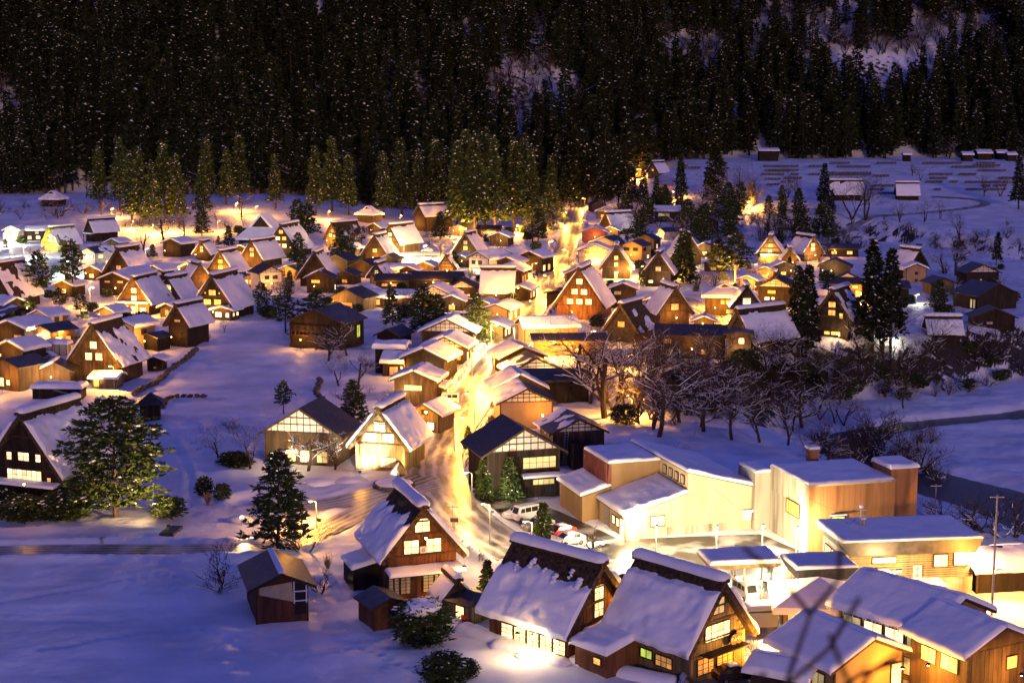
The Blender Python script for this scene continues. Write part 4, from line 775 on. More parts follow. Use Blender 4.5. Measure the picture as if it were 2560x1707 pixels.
minka(1204, 1552, 3.2, 46, 3.6, 'low dark-roofed annexe with lit paper door at the left end of the curled roof', 2.2, 18, WOODP, METAL, snow=(.15, .1), det=2, lw=[(1.4, .3, 1.2, 1.4, 'w')], name='annexe')
def house_c():
    o = gassho(1793, 1688, 9.8, 42, 9.6, 'foreground thatched souvenir house with streaked snow slope and carved round sign', he=3.2, pitch=51, win='0', det=2, wall=WOODP, snow=(.985, .97), top={-1: (.10, .12), 1: (.08, .1)}, th=.6, fw=[(-.1, 6.0, 1.5, 1.5, 'y'), (-.2, 3.6, 3.4, 1.5, 'w')])
    for x, d in ((1.6, 0), (2.35, 0)):
        sg = part('sign_disc', MB().tube((x, -.62, 3.25), (x, -.55, 3.25), .52, .52, 18), TIMBER, o)
    for k, ch in enumerate('おみやげ'):
        c = bpy.data.curves.new('letter', 'FONT'); c.body = ch; c.size = .42; c.extrude = .012; c.align_x = 'CENTER'; c.align_y = 'CENTER'; c.materials.append(PLASTER)
        tmp = bpy.data.objects.new('letter', c); col.objects.link(tmp); me = bpy.data.meshes.new_from_object(tmp.evaluated_get(bpy.context.evaluated_depsgraph_get())); bpy.data.objects.remove(tmp); bpy.data.curves.remove(c)
        link('letter', me, o, (1.33 + k * .43, -.64, 3.25), (R(90), 0, 0))
    piece('pent_roof', WOODD, o, -2.6, 3.2, -1.3, 0, 2.55, 2.66)
    for x in (-1.8, .9): window(o, x, -.08, .7, 2.2, 1.5, 'd', 3, 3, det=2, name='lattice_screen')
    # low entrance wing on the snow side
    part('entrance_wing', MB().prism([(-8.2, -.5), (-3.9, -.5), (-3.9, 3.0), (-8.2, 2.3)], 6.2, 10.4), WOODR, o)
    snow_sheet('wing_snow', o, (-8.7, 5.8, 2.35), (4.9 / 5.0, 0, .9 / 5.0), (0, 1, 0), 5.0, 5.0, .65, 12, (14, 14))
    window(o, -8.26, 7.4, 1.1, .9, .6, 'o', 1, 1, '-x'); window(o, -3.98, 3, 1, 2, 1, 'd', 3, 2, '-x', det=2); window(o, -3.98, 5.2, 1.3, 1.4, .8, 'g', 2, 1, '-x')
    return o
HC = house_c()
def shed_a():
    o = minka(706, 1552, 5.2, 16, 8.4, 'tall ruined shed with black metal roof and yellow torn tarp front', 3.8, 24, WOODR, METAL, snow=(0, 0), det=2, ov=.9, name='tarp_shed', cat='shed', plank=True)
    snow_sheet('ridge_snow', o, (-.35, -.5, 5.2), (.7, 0, 0.0), (0, 1, 0), 1, 9.2, .22, 2, (6, 16))
    tp = mat('torn_tarp', (.42, .36, .18), (.52, .45, .25), 1.5, rough=.7, bump=.3)
    part('tarp', MB().poly([(-2.3, -.12, 3.0), (-2.3, -.12, 3.75), (1.0, -.12, 4.1), (1.2, -.12, 2.0)]).poly([(1.2, -.16, 2.0), (1.0, -.16, 4.1), (-2.3, -.16, 3.75), (-2.3, -.16, 3.0)]), tp, o)
    for x in (1.25, 2.5): piece('post', WHITE, o, x - .06, x + .06, -.14, -.02, 1.8, 4.1)
    for z in (2.0, 3.0): piece('rail', WHITE, o, 1.25, 2.6, -.16, -.06, z, z + .12)
    part('opening_shade', MB().box(1.3, 2.45, -.075, -.06, .6, 3.9), BLACK, o)  # flat black panel: the shade inside the doorway put in as colour
    return o
shed_a()
minka(976, 1568, 3.5, 28, 4, 'small red plank shed with clean black roof in the foreground snow', 2.3, 22, WOODR, METAL, snow=(0, 0), det=2, ov=.45, ogy=.35, name='plank_shed', cat='shed', fw=[(.5, 1.1, 1.4, .7, 'x')])
gassho(1143, 1540, 4, 20, 3.2, 'tiny thatched hut with heavy snow hat beside the clipped bush', he=1.7, pitch=50, win='0', det=2, wall=WOOD, snow=(.96, .6), th=.35, name='thatched_hut')
# ------------------------------------------------------------------ works buildings and houses at lower right
def factory():
    o = thing('warehouse', 'large beige warehouse with stepped snowy roofs beside the car park', 'warehouse', G(1562, 1346), 17)
    lean(o, 8.2, 17.2, 0, 18, 7.6, 5.2, CREAM, 'main_block', seed=1, n=(20, 26))
    lean(o, 0, 8.2, 0, 9, 2.8, 5.1, CREAM, 'front_wing', seed=2, n=(20, 20))
    part('rear_block', MB().box(1.6, 8.2, 9.1, 18, -.5, 7.2), OCHRE, o)
    part('red_wall', MB().prism([(1.0, 4.2), (1.6, 4.2), (1.6, 7.25), (1.3, 7.25)], 9.0, 18.05), METALR, o)
    for i in range(22): piece('rib', METALR, o, .93, 1.02, 9.1 + i * .405, 9.2 + i * .405, 4.2, 7.2)
    snow_sheet('rear_snow', o, (1.1, 8.9, 7.25), (1, 0, 0), (0, 1, 0), 7.3, 9.3, .45, 3, (16, 16))
    lean(o, -2.2, 1.6, 9.3, 18, 3.2, 4.2, OCHRE, 'rear_wing', seed=4, n=(14, 16))
    for i in range(4): window(o, 8.12, 1.4 + i * 1.9, 6.0, .9, 1.0, 'n', 2, 1, '-x')
    for y in (2.2, 3.6): window(o, -.06, y, 1.0, 1.0, 1.0, 'w', 1, 1, '-x')
    window(o, 4.2, -.06, 1.3, 1.8, 1.2, 'w', 2, 1); piece('door', LIT['w'], o, -.08, 0, .3, 1.5, 0, 2.1); piece('shutter', STEEL, o, -.08, 0, 5.2, 7.2, 0, 2.6)
    b = MB(); [b.box(i * .75 + .72, i * .75 + .76, -.03, 0, 0, 7.4 - max(0, i * .75 - 8.2) * .267 if i * .75 > 8.2 else 2.7 + i * .75 * .27) for i in range(22)]
    part('siding_seam', b, CREAM, o); part('stained_plinth', MB().box(5.5, 13.5, -.05, 0, -.2, 1.0), CONC, o)
    piece('snow_hood', SNOW, o, 15.4, 16.8, -.7, 0, 2.2, 2.5); piece('electric_box', WHITE, o, 15.6, 16.6, -.5, 0, 1.2, 2.2)
    part('drain_pipe', MB().tube((17.3, -.1, 0), (17.3, -.1, 5.0), .09, .09, 6), STEEL, o)
    return o
factory()
def office():
    o = thing('concrete_office', 'two-storey concrete office with rust-stained ribbed side and a square tower', 'office', at_z(2022, 1215, 8) - Vector((0, 0, 8)), 15)
    part('wall', MB().box(0, 11.2, 0, 10.6, -.6, 8), CONC, o); part('tower', MB().box(10.9, 14.4, .4, 5, -.6, 9.3), RUST, o)
    for i in range(15): piece('siding_panel', RUST, o, .05 + i * .745, .77 + i * .745, -.07, 0, 0, 7.9)
    for i in range(6): piece('concrete_panel', CONC, o, -.06, 0, .06 + i * 1.76, 1.76 + i * 1.76, 5.2, 7.9)
    part('parapet', MB().box(-.1, 11.3, -.12, .05, 7.9, 8.15).box(-.1, .1, 0, 10.7, 7.9, 8.15), CONC, o)
    snow_sheet('roof_snow', o, (-.1, -.1, 8.0), (1, 0, 0), (0, 1, 0), 11.3, 10.8, .4, 4, (18, 18)); snow_sheet('tower_snow', o, (10.7, .2, 9.3), (1, 0, 0), (0, 1, 0), 3.9, 5, .55, 5, (10, 10))
    window(o, 3.8, -.1, 2.6, 1.7, 1.5, 'g', 2, 1, det=2); piece('window_hood', SNOW, o, 2.8, 4.8, -.5, -.05, 4.3, 4.45)
    window(o, -.1, 3.8, 3.6, 3.6, 1.6, 'd', 5, 1, '-x', det=2)
    c = part('clock', MB().tube((-.16, 1.3, 6.1), (-.06, 1.3, 6.1), .5, .5, 20), WHITE, o); piece('clock_hand', BLACK, c, -.18, -.17, 1.27, 1.33, 6.1, 6.45); piece('clock_hand', BLACK, c, -.18, -.17, 1.05, 1.3, 6.07, 6.13)
    part('chimney', MB().box(6.4, 7.6, 13, 14.2, 0, 9.2), RUST, o); piece('chimney_snow', SNOW, o, 6.3, 7.7, 12.9, 14.3, 9.2, 9.55)
    part('rear_hall', MB().box(-2, 9, 10.7, 16, -.5, 7.2), CONC, o); snow_sheet('hall_snow', o, (-2, 10.7, 7.2), (1, 0, 0), (0, 1, 0), 11, 5.4, .4, 6, (12, 8))
    return o
office()
def annex():
    o = thing('works_hall', 'low works hall with deep dark fascia, slatted wood wall and flat snowy roof', 'hall', at_z(2106, 1357, 6.2) - Vector((0, 0, 6.2)), 7)
    part('wall', MB().box(.8, 15, .9, 8.6, -.6, 5.4), CONC, o)
    part('fascia', MB().prism([(0, 5.9), (15.6, 5.9), (15.6, 6.2), (0, 6.2)], 0, 9).prism([(.8, 4.7), (14.9, 4.7), (15.6, 5.92), (0, 5.92)], .05, 8.9), METAL, o)
    snow_sheet('roof_snow', o, (-.05, -.05, 6.2), (1, 0, 0), (0, 1, 0), 15.7, 9.1, .3, 4, (22, 14))
    for i in range(12): piece('slat', WOODP, o, 1.0, 14.9, .84, .92, 1.75 + i * .25, 1.93 + i * .25)
    window(o, 5.0, .85, 3.6, 2.6, .6, 'w', 1, 1); window(o, 11.3, .8, 3.0, 1.5, 1.3, 'w', 2, 1); window(o, 13.6, .8, 3.1, 1.6, 1.4, 'c', 1, 1)
    for y in (2.2, 4.4, 6.6): window(o, .75, y, .6, 1.9, 3.4, 'w', 3, 2, '-x')
    ac_unit(o, 8.6, .5, 1.9); ac_unit(o, 8.6, .5, 2.65)
    part('water_tank', MB().box(3.2, 5.2, -1.6, .2, .4, 2.9), CONC, o); piece('tank_snow', SNOW, o, 4.0, 5.3, -1.7, .3, 2.9, 3.2)
    part('low_store', MB().box(6.2, 11, -1.6, .8, -.5, 1.6), BEIGE, o); snow_sheet('store_snow', o, (6.0, -1.8, 1.6), (1, 0, 0), (0, 1, 0), 5.2, 2.6, .3, 3, (10, 6))
    return o
annex()
def canopy():
    o = thing('petrol_canopy', 'flat snow-covered forecourt canopy on thin posts before the works hall', 'canopy', at_z(1776, 1413, 4) - Vector((0, 0, 4)), 8)
    part('deck', MB().box(0, 7.8, 0, 5.4, 3.55, 4.0), BEIGE, o); snow_sheet('roof_snow', o, (-.1, -.1, 4), (1, 0, 0), (0, 1, 0), 8, 5.6, .4, 2, (14, 10))
    for i in range(22): piece('fascia_board', WOODP, o, i * .355, i * .355 + .33, -.05, 0, 3.55, 4.0)
    for x in (.8, 4, 7): piece('post', STEEL, o, x - .1, x + .1, .9, 1.1, -.3, 3.55); piece('post', STEEL, o, x - .1, x + .1, 4.3, 4.5, -.3, 3.55)
    w = thing('petrol_kiosk', 'low kiosk with tall glazed front and dark sloping fascia under the canopy', 'kiosk', at_z(1994, 1424, 4.2) - Vector((0, 0, 4.2)), 8)
    part('wall', MB().box(.5, 6, .5, 5, -.4, 3.4), BEIGE, w); part('fascia', MB().prism([(.4, 3.0), (6.1, 3.0), (6.6, 4.2), (-.2, 4.2)], -.1, 5.4), METAL, w)
    snow_sheet('roof_snow', w, (-.2, -.1, 4.2), (1, 0, 0), (0, 1, 0), 6.8, 5.5, .35, 6, (12, 10))
    for y in (1.4, 2.8, 4.2): window(w, .44, y, .1, 1.2, 2.7, 'y', 2, 4, '-x', frame=WHITE, det=2)
    piece('shutter', STEEL, w, 1.2, 4.6, .42, .5, 0, 2.7); return o
canopy()
hip(2052, 1590, 7.6, -6, 7, 'pale single-storey house with broad hipped snow roof beside the white van', 2.7, 24, OCHRE, gable=False, cut=.5, fw=[(-2, .6, 2.6, 1.8, 'y'), (1, 1.2, .8, .9, 'w')], name='hipped_house', th=.4)
def house_e():
    o = minka(2390, 1690, 8.6, 40, 10.5, 'ochre two-storey house with icicled snow roof and long window rows, lower right', 5.5, 24, OCHRE, snow=(1, 1), det=2, plank=True, ov=.9, th=.5, fw=[(-1.6, 3.2, 1.4, 1.6, 'd'), (1.6, .6, 1.6, 1.6, 'd')], lw=[(1.4, 3.2, 2, 1.3, 'y'), (3.8, 3.2, 2, 1.3, 'w'), (6.2, 3.2, 2, 1.3, 'w'), (8.6, 3.2, 2, 1.3, 'y'), (3, .6, 2.2, 1.6, 'y'), (6, .6, 2.2, 1.6, 'y')])
    rr = random.Random(4); b = MB()
    for i in range(60):
        y = rr.uniform(-.5, 11); l = rr.uniform(.15, .7); b.tube((-5.25, y, 5.05), (-5.25, y, 5.05 - l), .045, .004, 4, False)
    k = part('icicles', b, SNOW, o); k['kind'] = 'stuff'; return o
HE = house_e()
HF = minka(2170, 1736, 8, 30, 8, 'dark-sided house with pale arched gable and ribbed snow roof at bottom right', 3.4, 24, OCHRE, snow=(1, 1), det=2, plank=False, ov=.9, th=.4, lw=[(2, .9, 1.6, 1.3, 'y'), (5, .9, 2.6, 1.5, 'y')], fw=[(3.2, .4, 1.2, 2, 'w')])
HG = minka(2493, 1762, 7.6, 28, 7, 'brown two-storey house with snowy roof in the bottom right corner', 5.4, 24, WOOD, snow=(1, 1), det=2, ov=.8, th=.45, lw=[(2, 3.2, 2, 1.3, 'y'), (4.6, 3.2, 1.8, 1.3, 'y')], fw=[(1.4, 3.2, 1.2, 1.1, 'o'), (-1.6, .6, 1.6, 1.4, 'w')])
minka(1945, 1735, 3.4, -30, 5, 'curved snow-laden shelter roof at the bottom edge beside the dark car', 2, 16, WOODD, side=True, name='shelter', cat='shelter', th=.5)
minka(2540, 1476, 7, 8, 9, 'low building with half-snowed dark roof beyond the right-hand pole', 2.6, 20, WOODD, METAL, side=True, snow=(.6, .6), det=1)
def container():
    o = thing('storage_container', 'small white storage container with green stripe beside the hipped house', 'container', G(1908, 1568), 8)
    part('body', MB().box(-1.5, 1.5, 0, 2, 0, 2.1), WHITE, o); piece('stripe', GREENP, o, -1.52, 1.52, -.02, 0, 1.55, 1.72); snow_sheet('snow_cap', o, (-1.5, 0, 2.1), (1, 0, 0), (0, 1, 0), 3, 2, .2, 1, (8, 6)); return o
container()
def snow_field_roof():
    # wide low terrace store behind the works, only its snow-covered roof in view
    pass
# barrel-snow shelter and carport at lower left
def shelter(px, py, L, W, h, th, label, m, yaw=-3):
    g = G(px, py); o = thing('snow_shelter', label, 'shelter', g, yaw)
    part('wall', MB().box(-L / 2, L / 2, 0, W, -.4, h), m, o); piece('roof', METAL, o, -L / 2 - .3, L / 2 + .3, -.3, W + .3, h, h + .12)
    snow_sheet('roof_snow', o, (-L / 2 - .45, -.45, h + .1), (1, 0, 0), (0, 1, 0), L + .9, W + .9, th, int(px), (18, 10), None, .8)
    for x in np.linspace(-L / 2, L / 2, max(3, int(L))): piece('post', TIMBER, o, x - .06, x + .06, -.06, .02, 0, h)
    return o
sh = shelter(142, 1000, 8.6, 3.4, 2.0, .9, 'long low shed under a smooth barrel of snow with a ladder on it', WOODD)
lad = part('ladder', MB().tube((-.4, -.4, 2.1), (3.4, -.3, .9), .04, .04, 4).tube((-.4, -.4, 1.85), (3.4, -.3, .65), .04, .04, 4), STEEL, sh)
for i in range(10): part('rung', MB().tube((-.3 + i * .38, -.39, 2.07 - i * .12), (-.3 + i * .38, -.39, 1.82 - i * .12), .03, .03, 4), STEEL, lad)
shelter(140, 888, 4.6, 3, 2.2, .9, 'carport with a thick rounded loaf of snow near the left lamps', CONC)
# ================================================================== vegetation
def conifer(name, seed, h, r, shape='cone', nb=70, nc=3, k=3, s=1.3, ns=40, t0=.2, ss=.5, fol=None, nt=6):
    """trunk, crown and snow meshes of one evergreen: whorled boughs carrying tufts of needle-sized faces"""
    q = np.random.default_rng(seed); rr = random.Random(seed)
    i = np.arange(nb); t = t0 + (1 - t0) * ((i + q.random(nb)) / nb); a = i * 2.39996 + q.random(nb) * .7
    if shape == 'cone': rad = r * np.clip(1 - t, 0, 1) ** .72 * (.75 + .4 * q.random(nb)) + .15; drop = -.28
    elif shape == 'fir': rad = r * np.clip(1 - (t - t0) / (1 - t0), 0, 1) ** .62 * (.42 + .75 * q.random(nb)) + .2; drop = -.02
    elif shape == 'pine': rad = r * np.sin(np.pi * np.clip((t - t0) / (1 - t0) * .80 + .20, 0, 1)) ** (.5 if r > 5 else .75) * (.6 + .55 * q.random(nb)); drop = .04
    else: rad = r * np.sqrt(np.clip(1 - ((t - .45) / .58) ** 2, 0, 1)) * (.8 + .3 * q.random(nb)); drop = .05
    lean = np.array([rr.uniform(-.03, .03), rr.uniform(-.03, .03)]) * h
    f = (.30 + .70 * (np.arange(nc) + 1) / nc)[None] * (1 + .12 * (q.random((nb, nc)) - .5))
    ang = a[:, None] + (q.random((nb, nc)) - .5) * .7 * f
    C = np.stack([rad[:, None] * f * np.cos(ang), rad[:, None] * f * np.sin(ang), (t * h)[:, None] + drop * rad[:, None] * f ** 1.4 + (q.random((nb, nc)) - .5) * s * .7], -1).reshape(-1, 3)
    tt = np.repeat(t, nc); C[:, 0] += lean[0] * tt; C[:, 1] += lean[1] * tt
    out = np.stack([np.cos(ang), np.sin(ang), np.zeros_like(ang)], -1).reshape(-1, 3)
    N = len(C); sz = s * (.55 + .45 * np.repeat(np.clip(rad / r, .25, 1), nc))
    d = lambda: (out[:, None] * .55 + q.normal(size=(N, k, 3)) * np.array([.75, .75, .45]) + np.array([0, 0, -.18 if shape == 'cone' else .12])) * sz[:, None, None]
    A = C[:, None] + q.normal(size=(N, k, 3)) * sz[:, None, None] * .22; d1 = d(); B = A + d1
    side = np.cross(d1, q.normal(size=(N, k, 3))); side /= np.linalg.norm(side, axis=-1, keepdims=True) + 1e-9
    w = np.linalg.norm(d1, axis=-1, keepdims=True) * (.26 if shape == 'cone' else .17)
    V = np.stack([A, A + d1 * .5 + side * w, B, A + d1 * .5 - side * w], 2).reshape(-1, 3); F = np.arange(len(V)).reshape(-1, 4)
    crown = np_mesh(name + '_crown', V, F, fol or PINE, False)
    b = MB(); m = 6
    for j in range(m):
        z0, z1 = j / m, (j + 1) / m; b.tube((lean[0] * z0, lean[1] * z0, z0 * h * .96 - (.5 if j == 0 else 0)), (lean[0] * z1, lean[1] * z1, z1 * h * .96), h * .017 * (1.05 - z0) + .03, h * .017 * (1.05 - z1) + .03, nt, False)
    if shape != 'cone':
        for j in range(0, nb, 2): b.tube((lean[0] * t[j], lean[1] * t[j], t[j] * h - .1 * rad[j]), (rad[j] * .85 * math.cos(a[j]) + lean[0] * t[j], rad[j] * .85 * math.sin(a[j]) + lean[1] * t[j], t[j] * h + drop * rad[j]), .05 + .008 * h * (1 - t[j]), .02, 4, False)
    trunk = b.mesh(name + '_trunk', BARK)
    snow = None
    if ns:
        b = MB(); pick = q.permutation(N)[:ns]
        for p in pick:
            c = C[p] + out[p] * sz[p] * .25; g = ss * rr.uniform(.35, 1.25); o_ = out[p]; v0 = len(b.v); b.blob((0, 0, 0), g * rr.uniform(.9, 1.7), g * rr.uniform(.45, .9), g * rr.uniform(.22, .42), rr, .34, 6, 3)
            for i_ in range(v0, len(b.v)): x_, y_, z_ = b.v[i_]; b.v[i_] = (c[0] + x_ * o_[0] - y_ * o_[1], c[1] + x_ * o_[1] + y_ * o_[0], c[2] + sz[p] * .26 + z_ - .18 * x_ * (shape == 'cone'))
        snow = b.mesh(name + '_snow', SNOW, True)
    return trunk, crown, snow, h
def bare(name, seed, h, spread=.55, levels=5, snow=True, nchild=(4, 4, 3, 3), twig=.4, multi=1, maxseg=1500):
    """trunk, twigs and branch snow of one leafless tree"""
    rr = random.Random(seed); seg = []
    def grow(p, d, ln, r, lv):
        if len(seg) > maxseg: return
        n = 3 if lv < 2 else 2; pts = [(p, r)]
        for i in range(n):
            j = .16 + .07 * lv; d = (d + Vector((rr.gauss(0, j), rr.gauss(0, j), rr.gauss(0, j * .6) + (.05 if lv else .1)))).normalized()
            q = p + d * (ln / n); r1 = r * (.80 if lv else .84); seg.append((p, q, r, r1, lv)); p, r = q, r1; pts.append((p, r))
        if lv >= levels - 1: return
        for i in range(nchild[min(lv, len(nchild) - 1)] + rr.randint(-1, 1)):
            b, rb = pts[rr.randint(1 if lv else 1, n)]; ax = Vector((rr.gauss(0, 1), rr.gauss(0, 1), rr.gauss(.15, .35))).normalized()
            nd = (d * (1 - spread) + ax * spread * 1.25).normalized(); grow(b, nd, ln * rr.uniform(.55, .82), rb * rr.uniform(.5, .72), lv + 1)
    for m in range(multi): grow(Vector((rr.uniform(-.1, .1) * m, rr.uniform(-.1, .1) * m, -.4)), Vector((rr.gauss(0, .12 * multi), rr.gauss(0, .12 * multi), 1)).normalized(), h * .42, h * .020 + .03, 0)
    k = h / max(q.z for _, q, _, _, _ in seg); seg = [(p * k, q * k, a * k, b * k, l) for p, q, a, b, l in seg]; tr, tw, sn = MB(), MB(), MB()
    for p, q, r0, r1, lv in seg:
        r0, r1 = max(r0, .012), max(r1, .010)
        (tr if lv < 2 else tw).tube(p, q, r0, r1, 6 if lv == 0 else 4 if lv < 3 else 3, False)
        dd = q - p
        if snow and r0 > .022 and abs(dd.z) < dd.length * .80 and rr.random() < .8:
            s_ = dd.cross(Vector((0, 0, 1))); s_.normalize(); w0, w1 = r0 * .8 + .008, r1 * .8 + .008; u = Vector((0, 0, 1)); n = len(sn.v)
            sn.v += [tuple(p - s_ * w0 + u * r0 * .3), tuple(p + u * (r0 * 1.1 + .025)), tuple(p + s_ * w0 + u * r0 * .3), tuple(q - s_ * w1 + u * r1 * .3), tuple(q + u * (r1 * 1.1 + .025)), tuple(q + s_ * w1 + u * r1 * .3)]
            sn.f += [(n, n + 1, n + 4, n + 3), (n + 1, n + 2, n + 5, n + 4)]
    return tr.mesh(name + '_trunk', BARK), tw.mesh(name + '_twigs', TWIG), sn.mesh(name + '_snow', SNOW) if sn.f else None, h
PROTO = {
    'cedar': [conifer('cedar', 100 + i, 36, 3.6 + .45 * (i % 4), 'cone', 96, 3, 4, 1.55, (10, 36, 22, 60, 30, 46, 16, 40)[i], .08 + .05 * (i % 3), .5 + .06 * (i % 3), CEDAR) for i in range(8)],
    'bigcedar': [conifer('big_cedar', 200 + i, 24, 4.0, 'cone', 170, 4, 4, .95, 70, .2, .42, CEDAR) for i in range(3)],
    'conifer': [conifer('conifer', 300 + i, 10, 2.6, 'cone', 90, 6, 6, .62, 46, .1, .26, PINE) for i in range(3)],
    'pine': [conifer('pine', 400 + i, 10, 3.0, 'pine', 50, 7, 11, .46, 50, .30, .28, PINE) for i in range(3)],
    'fir': [conifer('fir', 350 + i, 11, 3.9, 'fir', 90, 8, 12, .46, 80, .10, .26, PINE) for i in range(3)],
    'litcedar': [conifer('lit_cedar', 250 + i, 24, 4.0, 'cone', 150, 4, 4, 1.0, 90, .18, .42, PINE) for i in range(2)],  # same cedar in paler foliage: lamplight put into its colour
    'bush': [conifer('bush', 500 + i, 2.4, 1.5, 'bush', 90, 5, 8, .24, 34, .08, .15, PINE) for i in range(3)],
    'thicket': [conifer('thicket', 550 + i, 5, 3.2, 'bush', 150, 6, 8, .36, 60, .05, .22, CEDAR) for i in range(2)],
    'roundbush': [conifer('round_bush', 580 + i, 4, 2.5, 'bush', 260, 6, 9, .22, 90, .04, .2, PINE) for i in range(1)],
    'bare': [bare('bare_tree', 600 + i, 11, .5, 6, True, (5, 4, 4, 3, 2), maxseg=2300) for i in range(4)],
    'tallbare': [bare('tall_bare_tree', 650 + i, 14, .36, 5, True, (5, 4, 4, 3), maxseg=1100, multi=2) for i in range(3)],
    'shrub': [bare('bare_shrub', 700 + i, 3.2, .45, 4, True, (4, 4, 3), multi=5, maxseg=500) for i in range(3)]}
NAMES = {'roundbush': ('evergreen_bush', 'bush'), 'thicket': ('evergreen_thicket', 'thicket'), 'fir': ('conifer_tree', 'conifer'), 'litcedar': ('cedar_tree', 'cedar'), 'cedar': ('cedar_tree', 'cedar'), 'bigcedar': ('cedar_tree', 'cedar'), 'conifer': ('conifer_tree', 'conifer'), 'pine': ('pine_tree', 'pine'), 'bush': ('evergreen_bush', 'bush'),
         'bare': ('bare_tree', 'tree'), 'tallbare': ('bare_tree', 'tree'), 'shrub': ('bare_shrub', 'shrub')}
LM = [(128, 628, 'the yellow-green thatched house'), (337, 783, 'the star-lamp thatched house'), (533, 795, 'the black-gabled thatch'), (238, 955, 'the bare-patch thatch'), (66, 1258, 'the big left foreground thatch'), (645, 622, 'the temple hall'),
      (790, 874, 'the big timber hall'), (753, 1160, 'the tiled house with white gable'), (951, 1176, 'the floodlit pale thatch'), (1036, 1012, 'the plank house by the van'), (976, 632, 'the eave-lit thatch'), (1197, 690, 'the white-panelled inn'),
      (1488, 666, 'the bright lattice inn'), (1448, 800, 'the tall reddish thatch'), (1309, 1242, 'the large bare-tiled house'), (1650, 1300, 'the beige warehouse'), (2120, 1260, 'the concrete office'), (1057, 1489, 'the foreground thatch with air conditioner'),
      (1400, 1540, 'the curled-snow thatch'), (1793, 1640, 'the souvenir house'), (1686, 815, 'the paper-window thatch'), (1866, 800, 'the brilliant-window thatch'), (2078, 844, 'the dark thatch with amber floors'), (2290, 706, 'the plaster storehouse'),
      (2362, 860, 'the lone pinkish hut'), (2484, 823, 'the low dark cottage'), (1925, 660, 'the golden-gable thatch'), (1668, 556, 'the curtained house'), (2116, 502, 'the broken-ridge terrace thatch'), (1632, 444, 'the hillside thatch'),
      (706, 1552, 'the tarp shed'), (124, 517, 'the shrine hall'), (1050, 577, 'the tall barn'), (2270, 502, 'the solitary terrace hut'), (376, 1052, 'the well house'), (1922, 403, 'the tall dark barn'), (446, 864, 'the hay barn'), (1728, 896, 'the long bank house')]
USED = set(o['label'] for o in bpy.data.objects if 'label' in o)
def auto_label(desc, px, py):
    for x, y, n in sorted(LM, key=lambda l: math.hypot(l[0] - px, (l[1] - py) * 1.3)):
        dx, dy = px - x, py - y
        rel = ('left of' if dx < 0 else 'right of') if abs(dx) > abs(dy) * 1.2 else ('behind' if dy < 0 else 'in front of')
        for f in ('', 'slim ', 'lower '):
            l = f'{f}{desc} {rel} {n}' if f == '' else None
            if l and l not in USED: USED.add(l); return l
    return desc + ' in the village'
_cnt = {}
def tree(kind, px, py, h=5, desc=None, label=None, group=None, loc=None, rot=None, which=None, wide=1., snow=True):
    pr = PROTO[kind]; k = _cnt.get(kind, 0) if which is None else which; _cnt[kind] = k + 1
    tr, cr, sn, h0 = pr[k % len(pr)]; g = loc if loc is not None else G(px, py); nm, cat = NAMES[kind]
    o = thing(nm, label or auto_label(desc, px, py), cat, g, rnd.uniform(0, 360) if rot is None else rot, group); s = h / h0; o.scale = (s * wide, s * wide, s)
    link('trunk', tr, o); link('crown', cr, o)
    if sn and snow: link('snow', sn, o)['kind'] = 'stuff'
    return o
# --- the wooded hillside: the nearest 300 cedars one by one, the rest as one mass
GAPS = [(1320, 195, 125, 90), (1740, 100, 125, 52), (2200, 125, 190, 62), (12, 215, 40, 75), (1290, 30, 60, 40), (2400, 60, 120, 40), (2050, 20, 90, 30), (1380, 215, 70, 40)]
def forest():
    q = np.random.default_rng(3); pts = []
    X, Y = np.meshgrid(np.arange(-430, 430, 6.2), np.arange(770, 1230, 7.0)); X = (X + q.uniform(-5, 5, X.shape)).ravel(); Y = (Y + q.uniform(-6, 6, Y.shape)).ravel()
    m = (Y > foot(X) - 8 + 44 * (fbm(X / 30, X * 0 + 2, 91) - .36)) & (np.abs(X) < .37 * Y + 12); X, Y = X[m], Y[m]; Z = zbase(X, Y)
    f, u = np.array([0, math.cos(PITCH), -math.sin(PITCH)]), np.array([0, math.sin(PITCH), math.cos(PITCH)])
    P = np.stack([X, Y, Z + 16 - CAM_H], 1); zc = P @ f; px = CX + FPX * X / zc; py = CY - FPX * (P @ u) / zc
    keep = np.ones(len(X), bool)
    for gx, gy, rx, ry in GAPS: keep &= ((px - gx) / rx) ** 2 + ((py - gy) / ry) ** 2 > 1 + .5 * (q.random(len(X)) - .5)
    keep &= ~((fbm(X / 24, Y / 24, 77) < .32) & (q.random(len(X)) < .8)); keep &= py > -330
    thin = (px > 1800) & (py < 110) & (q.random(len(X)) < .55); keep &= ~thin
    gaps = np.stack([X, Y, Z], 1)[~keep & (py > -60) & (((px - 2210) / 130) ** 2 + ((py - 120) / 45) ** 2 > 1)]; X, Y, Z = X[keep], Y[keep], Z[keep]
    o = np.argsort(Y - foot(X)); return np.stack([X, Y, Z], 1)[o], gaps
SNOWY = np.argsort([10, 36, 22, 60, 30, 46, 16, 40])        # cedar kinds from bare to snow-laden
TREES, BARES = forest()
for k, p in enumerate(TREES[:300]):
    tree('cedar', 0, 0, which=int(SNOWY[int(np.clip(float(fbm(p[0] / 40, p[1] / 40, 15)) * 9 - .5 + rnd.uniform(-1.6, 1.6), 0, 7))]), h=rnd.uniform(15, 40) if k % 3 else rnd.uniform(26, 42), wide=rnd.uniform(.8, 1.35), label='tall dark snow-flecked cedar in the front ranks of the hillside forest', group='front ranks of the hillside cedars', loc=Vector(p) + Vector((0, 0, -.4)))
